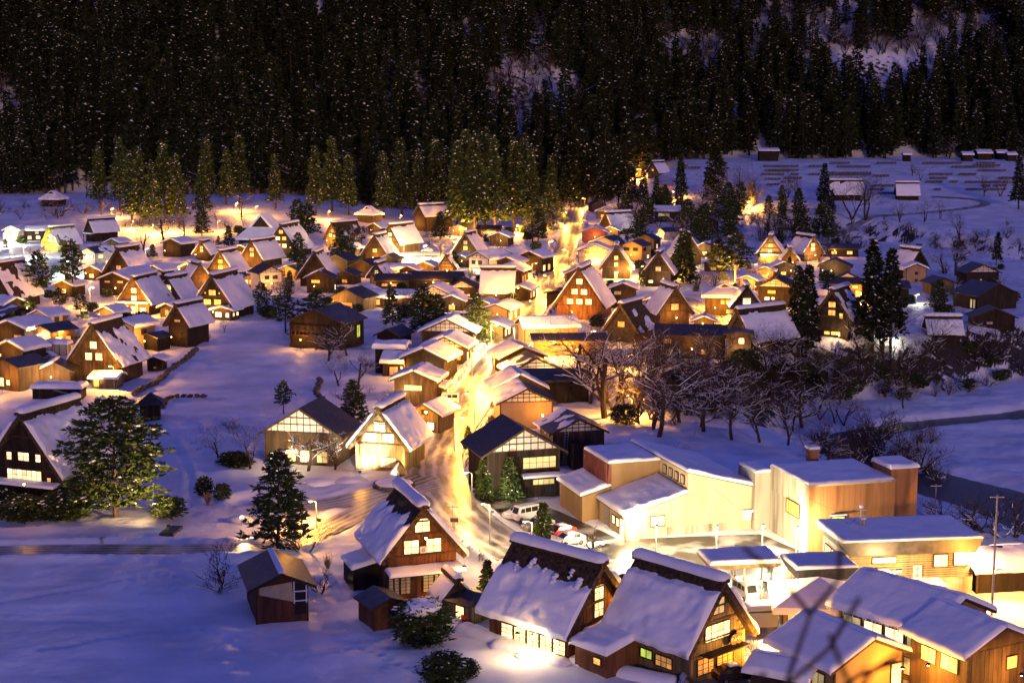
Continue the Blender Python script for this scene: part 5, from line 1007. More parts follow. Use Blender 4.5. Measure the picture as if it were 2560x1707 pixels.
def mass(name, pts, protos, hmin, hmax, label, cat):
    """the trees nobody could count, one object"""
    q = np.random.default_rng(9); me = bpy.data.meshes.new(name); me.vertices.add(len(pts)); me.vertices.foreach_set('co', np.asarray(pts, np.float32).ravel())
    hs = q.uniform(hmin, hmax, len(pts)) / protos[0][3]; wd = hs * q.uniform(.8, 1.35, len(pts))
    at = me.attributes.new('tree_scale', 'FLOAT_VECTOR', 'POINT'); at.data.foreach_set('vector', np.stack([wd, wd, hs], 1).astype(np.float32).ravel())
    for n, d in (('tree_turn', q.uniform(0, 6.28, len(pts))),):
        at = me.attributes.new(n, 'FLOAT', 'POINT'); at.data.foreach_set('value', d.astype(np.float32))
    at = me.attributes.new('tree_kind', 'INT', 'POINT'); kk = q.integers(0, len(protos), len(pts)) if len(protos) < 8 else SNOWY[np.clip(fbm(pts[:, 0] / 40, pts[:, 1] / 40, 15) * 9 - .5 + q.uniform(-1.6, 1.6, len(pts)), 0, 7).astype(int)]; at.data.foreach_set('value', kk.astype(np.int32))
    o = link(name, me); o['kind'] = 'stuff'; tag(o, label, cat)
    t = bpy.data.node_groups.new(name, 'GeometryNodeTree'); t.interface.new_socket('Geometry', in_out='INPUT', socket_type='NodeSocketGeometry'); t.interface.new_socket('Geometry', in_out='OUTPUT', socket_type='NodeSocketGeometry')
    N, L = t.nodes, t.links; gi, go = N.new('NodeGroupInput'), N.new('NodeGroupOutput'); jn = N.new('GeometryNodeJoinGeometry')
    for pr in reversed(protos):
        j1 = N.new('GeometryNodeJoinGeometry')
        for m in (x for x in pr[:3] if x):
            src = next(x for x in bpy.data.objects if x.type == 'MESH' and x.data == m); oi = N.new('GeometryNodeObjectInfo'); oi.inputs[0].default_value = src; L.new(oi.outputs['Geometry'], j1.inputs[0])
        g2 = N.new('GeometryNodeGeometryToInstance'); L.new(j1.outputs[0], g2.inputs[0]); L.new(g2.outputs[0], jn.inputs[0])
    def attr(n, ty): a = N.new('GeometryNodeInputNamedAttribute'); a.data_type = ty; a.inputs[0].default_value = n; return a.outputs[0]
    ip = N.new('GeometryNodeInstanceOnPoints'); L.new(gi.outputs[0], ip.inputs['Points']); L.new(jn.outputs[0], ip.inputs['Instance']); ip.inputs['Pick Instance'].default_value = True
    L.new(attr('tree_kind', 'INT'), ip.inputs['Instance Index']); L.new(attr('tree_scale', 'FLOAT_VECTOR'), ip.inputs['Scale'])
    cb = N.new('ShaderNodeCombineXYZ'); L.new(attr('tree_turn', 'FLOAT'), cb.inputs[2]); L.new(cb.outputs[0], ip.inputs['Rotation'])
    L.new(ip.outputs[0], go.inputs[0]); md = o.modifiers.new('trees', 'NODES'); md.node_group = t; return o
mass('hillside_forest', TREES[300:], PROTO['cedar'], 17, 41, 'dense dark cedar forest flecked with snow covering the hillside', 'forest')
# --- village evergreens: kind, pixel of the foot, height in metres
for x, y, h in ((1142, 586, 38), (1188, 590, 41), (1238, 585, 40), (1285, 578, 39), (1330, 572, 36), (1376, 560, 30), (1160, 575, 42), (1215, 572, 43), (1308, 562, 40)):
    tree('litcedar', x, y, h, 'towering snow-flecked cedar', wide=.8)
for x, y, h in ((1512, 524, 28), (1546, 522, 32), (1580, 524, 22), (1608, 528, 20), (1702, 505, 22), (1786, 502, 36), (1640, 522, 16), (2057, 522, 21), (2546, 522, 24), (1996, 906, 21), (2014, 890, 20), (2180, 892, 26), (2226, 876, 23), (2490, 664, 11), (2080, 540, 12)):
    tree('bigcedar', x, y, h, 'dark pointed cedar', wide=.95)
for x, y, h, d in ((695, 1372, 11.8, 'leafy dark green conifer'), (885, 1060, 7.4, 'dark spreading conifer'), (1358, 1354, 4.9, 'single small conifer'), (982, 814, 9.2, 'dark snow-dabbed conifer'), (1056, 838, 12, 'tall dark conifer'), (1192, 862, 11.5, 'yellow-green lit conifer'),
                   (1096, 846, 10, 'shadowy conifer'), (1708, 708, 15.5, 'golden lit conical conifer'), (1212, 1248, 5.6, 'young bright cypress'), (1276, 1250, 5.8, 'young bright cypress'), (1170, 1120, 3.4, 'short lit conifer'), (747, 662, 10.5, 'dark conifer'), (572, 618, 8, 'dark conifer'), (848, 648, 11, 'lamplit conifer'), (770, 590, 13, 'snow-heaped conifer'),
                   (744, 592, 15, 'snow-heaped broad conifer'), (2345, 776, 8, 'narrow black conifer'), (505, 590, 12, 'amber-tinged conifer'), (905, 658, 5, 'little dark conifer'), (1218, 1494, 4.2, 'small round-headed garden tree'), (1100, 600, 11, 'lamplit conifer')):
    tree('fir' if h > 7 and not d.startswith('golden') else 'conifer', x, y, h, d)
for x, y, h, d, w in ((98, 758, 14, 'thin-stemmed leaning pine', .9), (183, 740, 15.5, 'thin tall pine with bare trunk', .7), (150, 778, 6, 'low spreading pine', 1.2), (202, 790, 5.5, 'lamplit garden pine', 1.2), (714, 832, 9.6, 'broad black garden pine', 1.25), (792, 862, 12, 'tall dark garden pine', 1.1), (656, 784, 8, 'layered small pine', .9), (709, 1036, 5.8, 'small leaning pine on the snowfield', .9),
                      (760, 700, 7, 'dark rounded pine', 1.2), (2070, 742, 7, 'layered amber-lit pine', 1.1), (1838, 712, 15, 'spreading golden floodlit pine', 1.1), (1800, 700, 12, 'golden floodlit pine', 1.2), (870, 655, 9, 'lamplit feathery pine', 1.1)):
    tree('pine', x, y, h, d, wide=w)
PROTO['bigpine'] = [conifer('great_pine', 431, 15.2, 6.6, 'pine', 140, 10, 15, .50, 230, .10, .42, PINE)]; NAMES['bigpine'] = ('pine_tree', 'pine')
tree('bigpine', 288, 1292, 15.4, label='great spreading pine with snow clumps beside the left foreground house')
for x, y, h, d, w in ((1057, 1606, 4.2, 'clipped round bush with thick snow cap', 1.15), (1112, 1712, 3, 'reddish snowy shrub', 1.2), (160, 1296, 3.4, 'hedge bush buried in snow', 1.6), (60, 1298, 3, 'hedge bush buried in snow', 1.7), (420, 1292, 2.6, 'hedge bush', 1.3), (596, 1168, 2.2, 'low hedge bush', 1.5), (575, 1165, 2, 'low hedge bush', 1.4), (10, 1290, 4.6, 'dark evergreen bush', 1.2),
                      (512, 1240, 2.6, 'straw-wrapped garden bush', .7), (556, 1250, 2.2, 'little garden bush', .8), (1165, 1690, 1.6, 'low snow-laden bush', 1.3), (1265, 930, 2.2, 'green roadside bush', 1.1), (1100, 930, 2.4, 'green roadside bush', 1.), (1862, 930, 4.6, 'green bush', 1.2), (1460, 1110, 3.6, 'round evergreen bush', 1.2), (1640, 1010, 5, 'dark evergreen bush', 1.4), (1700, 990, 5, 'dark evergreen bush', 1.4), (1790, 1000, 6, 'dark evergreen bush', 1.4), (1560, 1060, 4.4, 'dark evergreen bush', 1.4), (1880, 960, 6, 'dark evergreen bush', 1.4), (1960, 960, 6, 'dark evergreen bush', 1.3), (2030, 980, 5, 'dark evergreen bush', 1.4), (1900, 1020, 5, 'dark evergreen bush', 1.4)):
    tree('thicket' if d.startswith('dark evergreen') else 'roundbush' if y > 1590 or h > 2.9 else 'bush', x, y, h * (.75 if d.startswith('dark evergreen') else 1), d, wide=w * (.8 if d.startswith('dark evergreen') else 1))
cap = bpy.data.objects[[o.name for o in bpy.data.objects if o.get('label', '').startswith('clipped round bush')][0]]
part('snow_cap', MB().blob((0, 0, 3.45), 1.6, 1.5, .75, random.Random(3), .12, 14, 7), SNOW, cap, True)
for x, y, h in ((352, 566, 33), (380, 572, 28), (412, 562, 35), (448, 566, 30), (330, 556, 30), (505, 545, 26)): tree('litcedar', x, y, h, 'amber-lit snowy cedar', wide=.85)
for x, y, h in ((520, 508, 30), (565, 512, 26), (600, 506, 32), (690, 520, 24), (790, 535, 30), (830, 530, 34), (872, 538, 28), (960, 545, 30), (1005, 540, 36), (1050, 545, 32), (1090, 550, 38), (1120, 555, 34), (250, 520, 28), (300, 526, 32)): tree('litcedar', x, y, h, 'lamplit forest-edge cedar', wide=.9)
# --- leafless trees
for x, y, h, d in ((1513, 1044, 20, 'great bare snow-lined tree'), (1590, 1030, 17, 'bare forked tree'), (1645, 1095, 16.5, 'bare leaning tree'), (1440, 960, 13, 'bare lamplit tree'), (1545, 1000, 16, 'bare lamplit tree'), (1475, 1005, 13, 'bare lamplit tree'), (1620, 985, 13, 'bare lamplit tree'), (1760, 1080, 10, 'bare tangled tree'), (1830, 1100, 10, 'bare tangled tree'), (1900, 1105, 9.5, 'bare tangled tree'), (1970, 1110, 9, 'bare tangled tree'), (1700, 1060, 11, 'bare dark tree'), (2210, 905, 15, 'bare silhouetted tree'), (2312, 905, 13.5, 'bare silhouetted tree'), (2150, 900, 12, 'bare silhouetted tree'), (2420, 850, 6, 'bare small tree'),
                   (1356, 596, 15, 'bare tree floodlit gold'), (1380, 575, 15, 'bare tree floodlit gold'), (1330, 606, 12, 'bare tree floodlit gold'), (1400, 552, 13, 'bare tree floodlit gold'), (1790, 735, 10, 'bare tree floodlit gold'), (1745, 720, 9, 'bare tree floodlit gold'), (355, 632, 15, 'bare pale-lit tree'), (410, 600, 14, 'bare amber-lit tree'), (460, 590, 12, 'bare amber-lit tree'), (545, 560, 11, 'bare amber-lit tree'), (605, 545, 15, 'bare rounded tree'), (880, 625, 12, 'bare golden-lit tree'), (1100, 640, 8, 'bare golden-lit tree'), (1130, 620, 9, 'bare golden-lit tree'),
                   (625, 1172, 8.5, 'bare snowy garden tree'), (770, 1176, 7.4, 'weeping bare garden tree'), (838, 1172, 6, 'thin bare garden tree'), (548, 1150, 6.4, 'bare fan-shaped tree'), (848, 968, 7.4, 'bare snow-dotted tree'), (895, 962, 7, 'bare crooked tree'), (820, 905, 9, 'bare slim tree'), (868, 890, 10, 'bare slim tree'), (560, 830, 4, 'cool-lit bare shrub tree'), (1090, 960, 4, 'bare lamplit garden tree'), (1880, 705, 7, 'bare golden-lit tree'), (2080, 660, 11, 'bare amber-lit tree'), (130, 700, 5, 'bare small tree'), (2250, 660, 8, 'bare dark tree'), (2390, 690, 14, 'bare bushy dark tree'), (2360, 685, 12, 'bare bushy dark tree')):
    tree('bare', x, y, h, d)
for x, y, h, d in ((1850, 522, 26, 'tall leafless grove tree'), (1880, 520, 24, 'tall leafless grove tree'), (1820, 524, 20, 'tall leafless grove tree'), (1995, 500, 15, 'leafless terrace tree'), (1970, 495, 14, 'leafless terrace tree'), (2130, 548, 24, 'leafless terrace tree'), (2165, 550, 26, 'leafless terrace tree'), (2250, 555, 12, 'thin leafless tree'), (2310, 555, 12, 'thin leafless tree'), (2350, 548, 9, 'thin leafless tree'), (2460, 490, 15, 'leafless terrace tree'), (2500, 492, 14, 'leafless terrace tree'), (2400, 600, 14, 'leafless bank tree'), (2280, 440, 10, 'leafless scrub tree'), (2300, 452, 9, 'leafless scrub tree'),
                   (1480, 500, 20, 'leafless snowy tree'), (1455, 505, 22, 'leafless snowy tree'), (500, 470, 26, 'pale branching tree'), (905, 500, 26, 'pale branching tree'), (985, 520, 24, 'pale branching tree'), (420, 520, 18, 'pale branching tree'), (1030, 480, 20, 'pale branching tree'), (140, 545, 10, 'small leafless tree'), (430, 500, 14, 'small leafless tree'), (215, 495, 14, 'small leafless tree'), (1720, 560, 12, 'leafless scrub tree'), (1820, 585, 10, 'leafless scrub tree'), (1900, 575, 10, 'leafless scrub tree'), (2060, 590, 11, 'leafless scrub tree')):
    tree('tallbare', x, y, h, d)
for x, y, h, d in ((557, 1466, 5.2, 'bare many-stemmed shrub'), (2240, 1195, 9, 'bare reddish riverside shrub'), (2290, 1180, 8, 'bare reddish riverside shrub'), (2180, 1150, 8, 'bare reddish riverside shrub'), (2330, 1210, 6, 'bare reddish riverside shrub'), (2380, 1320, 5, 'bare riverside shrub'), (1690, 1185, 4.5, 'bare feathery shrub'), (1480, 1370, 3, 'bare forecourt shrub'), (760, 1380, 4, 'bare shrub'), (800, 1480, 3, 'dry garden shrub'), (1880, 1650, 3.4, 'bare red-stemmed shrub'), (860, 1000, 3, 'bare dark shrub'), (1960, 640, 5, 'bare lit shrub'), (1255, 1110, 2.4, 'bare roadside shrub'), (2470, 1330, 6, 'bare riverside shrub'), (2530, 1340, 6, 'bare riverside shrub')):
    tree('shrub', x, y, h, d)
for x, y, h, d in ((1345, 602, 12, 'golden floodlit street tree'), (1368, 584, 14, 'golden floodlit street tree'), (1392, 560, 13, 'golden floodlit street tree'), (1335, 580, 15, 'golden floodlit street tree')): tree('fir', x, y, h, d)
# gardens between the houses
HOUSES = [(o.matrix_basis @ Vector((0, 4, 0)), 6.5) for o in bpy.data.objects if o.parent is None and o.get('category') in ('house', 'hut', 'shed', 'hall', 'temple', 'porch', 'annexe', 'office', 'warehouse', 'garage')]
qg = random.Random(23); ALLP = np.vstack(list(PATHS.values()))
def garden(n, x0, x1, y0, y1, kinds, hmin, hmax, label, group):
    k = 0
    for _ in range(n * 12):
        if k >= n: break
        px, py = qg.uniform(x0, x1), qg.uniform(y0, y1); g = G(px, py)
        if any((g - c).length < r for c, r in HOUSES) or np.hypot(ALLP[:, 0] - g.x, ALLP[:, 1] - g.y).min() < 4.5: continue
        if 470 < px < 860 and py > 880: continue
        kd = qg.choice(kinds); tree(kd, px, py, qg.uniform(hmin, hmax) * (.6 if kd == 'bush' else 1), label=label, group=group, loc=g); k += 1
garden(60, 0, 560, 600, 860, ['shrub', 'bush', 'bush', 'fir', 'bare'], 2.5, 5.5, 'small dark garden growth between the western houses', 'western gardens')
garden(80, 560, 1340, 580, 800, ['shrub', 'bush', 'fir', 'bare', 'bush'], 2.5, 6, 'small dark garden growth between the middle houses', 'middle gardens')
garden(70, 1440, 2140, 600, 830, ['shrub', 'bush', 'fir', 'bare'], 2.5, 6, 'small dark garden growth between the eastern houses', 'eastern gardens')
garden(36, 2140, 2560, 650, 860, ['shrub', 'bush', 'bare'], 2.5, 5, 'small dark growth around the unlit right-hand houses', 'right-hand gardens')
garden(30, 860, 1120, 800, 1060, ['shrub', 'bush', 'bare'], 1.5, 3.5, 'low snowy growth behind the street houses', 'street back gardens')
garden(70, 1560, 2080, 500, 610, ['tallbare', 'fir', 'bare'], 8, 15, 'dark tree in the hollow below the terraces', 'trees in the hollow')
garden(26, 0, 700, 520, 570, ['bare', 'shrub', 'tallbare'], 3, 9, 'leafless bush on the slope below the western wood', 'bushes below the western wood')
garden(64, 1500, 2280, 900, 1080, ['bare', 'tallbare', 'bare'], 6, 12, 'dark tree on the wooded bank below the village', 'trees of the wooded bank')
garden(22, 2040, 2330, 1085, 1190, ['shrub', 'bare', 'shrub'], 4, 8, 'reddish leafless brush along the river bend', 'brush along the river bend')
# scrub on the wooded bank, plain look-alikes
qq = random.Random(11)
for i in range(150):
    px, py = qq.uniform(1640, 2560), 0
    py = np.interp(px, [1640, 1750, 1850, 2050, 2300, 2560], [985, 960, 930, 905, 900, 850]) + qq.uniform(-15, 100) * (1 if px > 1850 else .9)
    k = qq.choice(['shrub', 'shrub', 'shrub', 'shrub', 'bush'])
    tree(k, px, py, qq.uniform(2.5, 6) if k == 'shrub' else qq.uniform(2, 3.5), label='snowy scrub bush on the steep bank above the river', group='scrub on the river bank')
for i in range(40):
    px, py = qq.uniform(1660, 2120), qq.uniform(540, 620)
    tree('shrub', px, py, qq.uniform(4, 8), label='leafless scrub in the dark hollow below the terraces', group='scrub below the terraces')
for i in range(26):
    px, py = qq.uniform(2080, 2560), qq.uniform(560, 640)
    tree('shrub', px, py, qq.uniform(3, 6), label='small leafless bush on the far snowy river shore', group='bushes on the far shore')
if len(BARES): mass('hillside_bare_wood', BARES[np.random.default_rng(1).random(len(BARES)) < .75], PROTO['tallbare'], 11, 20, 'pale leafless wood filling the snowy gaps of the hillside', 'forest')
# ================================================================== vehicles
def wheel(o, x, y, r):
    t = part('wheel', MB().tube((x, y - .1, r), (x, y + .1, r), r, r, 14), BLACK, o); part('rim', MB().tube((x, y - .115, r), (x, y + .115, r), r * .58, r * .58, 10), STEEL, t)
def vehicle(px, py, yaw, label, kind='car', paint=None, lights=False, cat=None):
    paint = paint or WHITE; g = G(px, py); o = thing({'van': 'parked_van', 'car': 'parked_car', 'truck': 'small_truck'}[kind], label, cat or ('van' if kind == 'van' else 'truck' if kind == 'truck' else 'car'), Vector((g.x, g.y, g.z - .02)), yaw)
    if kind == 'van': L, W, low, top, prof, win = 3.5, 1.5, .95, 1.95, [(-1.75, .3), (1.75, .3), (1.75, .9), (1.62, 1.0), (1.30, 1.85), (1.15, 1.95), (-1.62, 1.95), (-1.75, 1.8)], [(-1.5, -.55, 1.15, 1.72), (-.45, .42, 1.15, 1.72), (.5, 1.22, 1.15, 1.66)]
    elif kind == 'truck': L, W, low, top, prof, win = 3.4, 1.5, .9, 1.8, [(-1.7, .45), (1.7, .3), (1.7, .9), (1.45, 1.8), (.55, 1.8), (.45, .8), (-1.7, .8)], [(.6, 1.35, 1.1, 1.65)]
    else: L, W, low, top, prof, win = 4.1, 1.66, .85, 1.5, [(-2.05, .3), (2.05, .3), (2.05, .66), (1.85, .82), (1.05, .95), (.35, 1.46), (-.9, 1.5), (-1.75, 1.12), (-2.05, 1.0)], [(-1.35, -.4, 1.0, 1.36), (-.3, .72, 1.0, 1.36)]
    V = []; F = []; k = len(prof)
    for s, w in ((-1, 1), (1, 1)):
        for x, z in prof: V.append((x, s * (W / 2 - (.14 * max(0, (z - low) / (top - low)))), z))
    F = [tuple(range(k - 1, -1, -1))[::-1], tuple(range(k, 2 * k))[::-1]] + [(i, k + i, k + (i + 1) % k, (i + 1) % k) for i in range(k)]
    b = MB(); b.v = V; b.f = F; part('body', b, paint, o)
    for s in (-1, 1):
        for x0, x1, z0, z1 in win:
            y0 = s * (W / 2 - .14 * (z0 - low) / (top - low) + .006); y1 = s * (W / 2 - .14 * (z1 - low) / (top - low) + .006); q = [(x0, y0, z0), (x1, y0, z0), (x1 - (.18 if x1 > .6 else 0), y1, z1), (x0 + (.14 if kind == 'car' and x0 < -1 else 0), y1, z1)]
            part('side_window', MB().poly(q if s < 0 else q[::-1]), GLASS, o)
    pz = {'van': [(1.63, 1.06), (1.32, 1.80)], 'truck': [(1.64, 1.1), (1.47, 1.7)], 'car': [(1.02, .99), (.40, 1.43)]}[kind]; w = W / 2 - .16
    part('windscreen', MB().poly([(pz[0][0] + .012, -w, pz[0][1]), (pz[0][0] + .012, w, pz[0][1]), (pz[1][0] + .02, w - .06, pz[1][1]), (pz[1][0] + .02, -w + .06, pz[1][1])]), GLASS, o)
    for x in (-L / 2 + .68, L / 2 - .66):
        for s in (-1, 1): wheel(o, x, s * (W / 2 - .08), .29)
    for s in (-1, 1):
        part('headlight', MB().box(L / 2 - .04, L / 2 + .02, s * .5 - .14, s * .5 + .14, .58, .74), HEAD, o); part('tail_light', MB().box(-L / 2 - .02, -L / 2 + .02, s * .58 - .1, s * .58 + .1, .62, .86), TAIL if lights else RED, o)
    part('number_plate', MB().box(L / 2 + .005, L / 2 + .025, -.17, .17, .38, .5), mat('yellow_plate', (.7, .5, .05), rough=.5), o); part('bumper', MB().box(L / 2 - .05, L / 2 + .05, -W / 2 + .08, W / 2 - .08, .3, .5), paint, o)
    if kind == 'car' and not lights: snow_sheet('snow_patch', o, (-.85, -.5, 1.5), (1, 0, 0), (0, 1, 0), 1.1, 1, .1, int(px), (6, 6))
    return o
vehicle(1124, 1008, 175, 'white delivery van parked beside the plank house', 'van')
vehicle(1313, 1298, 215, 'white boxy van parked among cars in the car park', 'van')
vehicle(1298, 1292, 215, 'cream car half hidden behind the boxy van', 'car')
vehicle(1345, 1322, 215, 'silver car behind the car park conifer', 'car', STEEL)
vehicle(1398, 1340, 215, 'red car at the end of the car park row', 'car', RED)
vehicle(1420, 1360, 208, 'white hatchback nearest the foreground in the car park', 'car')
vehicle(1700, 1432, 30, 'red car with glowing tail lights at the forecourt', 'car', RED, lights=True)
vehicle(1862, 1494, -70, 'white small van under the canopy edge with yellow plate', 'van')
vehicle(1838, 1698, 20, 'black car parked in front of the souvenir house', 'car', CARDK)
vehicle(118, 896, 150, 'white car parked by the left lamps', 'car'); vehicle(134, 908, -60, 'white small truck beside the white car', 'truck'); vehicle(104, 912, 165, 'dark green car beside the white truck', 'car', GREENP)
vehicle(206, 795, -40, 'small dark truck in the snow by the left street lamp', 'truck', GREENP)
vehicle(1068, 630, 175, 'small white car in the bright yard', 'car'); vehicle(1462, 562, 100, 'white van parked near the top of the street', 'van'); vehicle(178, 850, 20, 'small black car by the orange gable house', 'car', CARDK)
# ================================================================== lamps: every light in the scene hangs in one of these
LAMP_GAIN = 4.6
SOD, WRM, WHT, GRN = (1.0, .41, .05), (1.0, .60, .23), (1.0, .90, .66), (.80, .88, .25)
def street_lamp(px, py, label, h=6.0, power=1500, c=SOD, arm=1.0, yaw=0, bulb=None, spot=None):
    g = G(px, py); o = thing('street_lamp', label, 'lamp', g, yaw)
    part('pole', MB().tube((0, 0, -.3), (0, 0, h), .09, .06, 8).tube((0, 0, h - .05), (arm, 0, h + .15), .045, .04, 6), STEEL, o)
    hd = part('lamp_head', MB().box(arm - .1, arm + .5, -.14, .14, h + .10, h + .24), STEEL, o)
    part('bulb', MB().blob((arm + .22, 0, h + .05), .22, .13, .10, random.Random(1), 0, 8, 4), bulb or (BULB if c is SOD else BULBW), hd)
    lamp_light(o, (arm + .22, 0, h - .18), power, c); return o
def lamp_light(o, loc, power, c, rad=.18, kind='POINT', rot=None, angle=100):
    d = bpy.data.lights.new('lamp_light', kind); d.energy = power * LAMP_GAIN; d.color = c; d.shadow_soft_size = rad
    if kind == 'SPOT': d.spot_size = R(angle); d.spot_blend = .6
    l = link('lamp_light', d, o, loc, rot or (0, 0, 0)); return l
def flood(px, py, tx, ty, label, power=1500, c=WRM, h=.7, up=32, angle=95):
    """ground floodlight throwing its beam toward another spot of the village"""
    g, t = G(px, py), G(tx, ty); g = t + (g - t).normalized() * 11; g.z = float(zbase(g.x, g.y)); a = math.degrees(math.atan2(t.y - g.y, t.x - g.x)) - 90; o = thing('floodlight', label, 'floodlight', g, a)
    part('stake', MB().tube((0, 0, -.3), (0, 0, h), .04, .04, 5), STEEL, o); hd = part('housing', MB().box(-.22, .22, -.14, .08, h - .02, h + .32), CARDK, o)
    part('lens', MB().box(-.19, .19, .08, .1, h + .01, h + .29), BULBW, hd)
    lamp_light(o, (0, .22, h + .18), power * 1.6, c, .12, 'SPOT', (R(90 + up - 0), 0, 0), angle); return o
def wall_lamp(px, py, z, label, power=700, c=SOD, y=None):
    p = at_y(px, py, y) if y else at_z(px, py, z); o = thing('lantern', label, 'lantern', p); part('cage', MB().box(-.13, .13, -.13, .13, .14, .18).tube((0, 0, .16), (0, 0, .35), .02, .02, 4), TIMBER, o)
    part('bulb', MB().blob((0, 0, 0), .13, .13, .15, random.Random(2), 0, 8, 5), BULB if c is SOD else BULBW, o); lamp_light(o, (0, 0, -.35), power, c, .12); return o
# main street, both kerbs
for i, (x, y, p) in enumerate(((1462, 522, 9000), (1408, 560, 9000), (1452, 590, 5000), (1372, 640, 5500), (1420, 664, 5000), (1330, 702, 5000), (1372, 735, 4000), (1284, 770, 5000), (1338, 806, 4500), (1228, 872, 6500), (1286, 880, 7000), (1180, 948, 4500), (1236, 962, 5500), (1118, 1030, 3000), (1186, 1062, 2600), (1136, 1128, 2200))):
    street_lamp(x, y, auto_label('sodium street lamp', x, y) if False else ['top of the street on the right verge', 'left verge by the golden trees', 'right verge near the pinkish roof', 'left verge past the brown house', 'right verge at the lattice inn', 'left verge by the orange-lit gable', 'right verge by the tall reddish thatch', 'left verge at the side-on thatch', 'right verge by the black annexe', 'left verge where the street blazes', 'right verge where the street blazes', 'left verge by the snowy stalls', 'right verge by the speckled tile roof', 'left verge by the white van', 'right verge by the cream-walled house', 'left verge just above the bend'][i].join(['street lamp on the ', '']), h=5.2, power=p * .68, c=SOD if i not in (9, 10) else WRM, yaw=180 if i % 2 == 0 else 0)
street_lamp(286, 972, 'street lamp with starry glare beside the lit porch hut', 4.2, 1800, SOD, .5, 180)
street_lamp(226, 768, 'street lamp on the snowy lane left of the star-lamp house', 5.2, 3800, SOD, .6, 0)
street_lamp(792, 1320, 'orange street lamp behind the leafy foreground conifer', 3.4, 1500, SOD, .5, 180)
street_lamp(1577, 700, 'small street lamp in front of the yellow-window thatch', 3.4, 2200, SOD, .4, 180)
street_lamp(366, 676, 'tall unlit-looking thin lamp post left of centre field', 7, 300, WHT, .4, 0)
street_lamp(1820, 800, 'lamp post lighting the path by the square hipped house', 4, 3500, SOD, .5, 90)
street_lamp(1768, 770, 'lamp at the bright corner left of the square hipped house', 4, 4500, SOD, .5, 0)
street_lamp(780, 690, 'lamp behind the dark gabled extension', 3.6, 1800, SOD, .5, 0)
street_lamp(1060, 650, 'lamp post in the bright yard', 5, 6500, WRM, .5, 0); street_lamp(1010, 640, 'lamp at the eave-lit thatch', 4, 4200, WRM, .5, 180); street_lamp(1140, 640, 'lamp post at the right side of the bright yard', 5, 3500, SOD, .5, 180)
street_lamp(545, 580, 'lamp among the bare trees below the wood', 4.5, 3000, SOD, .5, 0); street_lamp(440, 580, 'lamp lighting the amber conifers', 4, 4200, SOD, .5, 180); street_lamp(640, 545, 'lamp up the lane left of the temple', 5, 2500, SOD, .5, 0)
street_lamp(10, 612, 'white lamp by the pale house at the far left edge', 4, 4500, WHT, .5, 0); street_lamp(165, 690, 'cool lamp in the snowy yard below the green thatch', 4.5, 3600, (.80, .95, .85), .5, 0); street_lamp(60, 645, 'cool lamp beside the green thatch lane', 4, 3200, (.86, .95, .75), .5, 0)
street_lamp(870, 640, 'lamp hidden in the golden shrubs', 3.5, 4000, SOD, .4, 0); street_lamp(1215, 690, 'cool lamp at the inn doorway', 3, 1500, (.9, .97, .85), .3, 0)
street_lamp(1130, 720, 'lamp left of the side-on thatch', 3.5, 1400, SOD, .4, 0)
street_lamp(1655, 590, 'white lamp at the long shed gable', 3, 700, WHT, .3, 180); street_lamp(1590, 452, 'lamp at the hillside thatch', 4, 9000, SOD, .5, 0); street_lamp(1790, 512, 'amber lamp at the foot of the tall terrace cedar', 4, 3800, SOD, .5, 0); street_lamp(1870, 525, 'amber lamp in the leafless grove', 4, 5000, SOD, .5, 0); street_lamp(1680, 500, 'amber lamp among the dark cedars right of the street', 4, 4000, SOD, .5, 0)
street_lamp(2105, 735, 'amber garden lamp before the amber-lit house', 2.5, 1600, SOD, .3, 0); street_lamp(2150, 760, 'amber garden lamp beside the layered pine', 2.5, 1200, SOD, .3, 0); street_lamp(1478, 880, 'lamp behind the great bare tree', 4.5, 4200, SOD, .5, 0); street_lamp(1570, 930, 'amber lamp on the wooded bank', 3.5, 2600, SOD, .5, 0); street_lamp(1375, 900, 'amber lamp at the long amber wall', 3.6, 3000, SOD, .5, 0); street_lamp(1580, 1040, 'amber lamp on the snow below the great bare tree', 3.5, 2400, SOD, .5, 180)
street_lamp(2460, 815, 'greenish door lamp of the dark right-hand house', 2.5, 160, (.75, .95, .5), .3, 0); street_lamp(2225, 855, 'cool lamp low in the snow beside the cedar trunks', 2.5, 350, WHT, .3, 0); street_lamp(2290, 760, 'cool lamp at the shrubs below the storehouse', 2.5, 300, WHT, .3, 0)
street_lamp(96, 870, 'lamp between the parked cars and the orange gable', 3, 1200, WRM, .4, 0); street_lamp(150, 868, 'lamp lighting the lane by the snow loaf carport', 3.5, 900, SOD, .4, 0)
for x, y, p, l in ((1150, 592, 9000, 'amber lamp among the cedar trunks beside the tall barn'), (1205, 588, 9000, 'amber lamp among the cedar trunks above the inn'), (1290, 585, 9000, 'amber lamp among the cedar trunks left of the golden trees'), (380, 585, 8000, 'amber lamp under the lit cedars'), (330, 575, 5000, 'amber lamp left of the lit cedars')): street_lamp(x, y, l, 3.5, p, SOD, .4, 0)
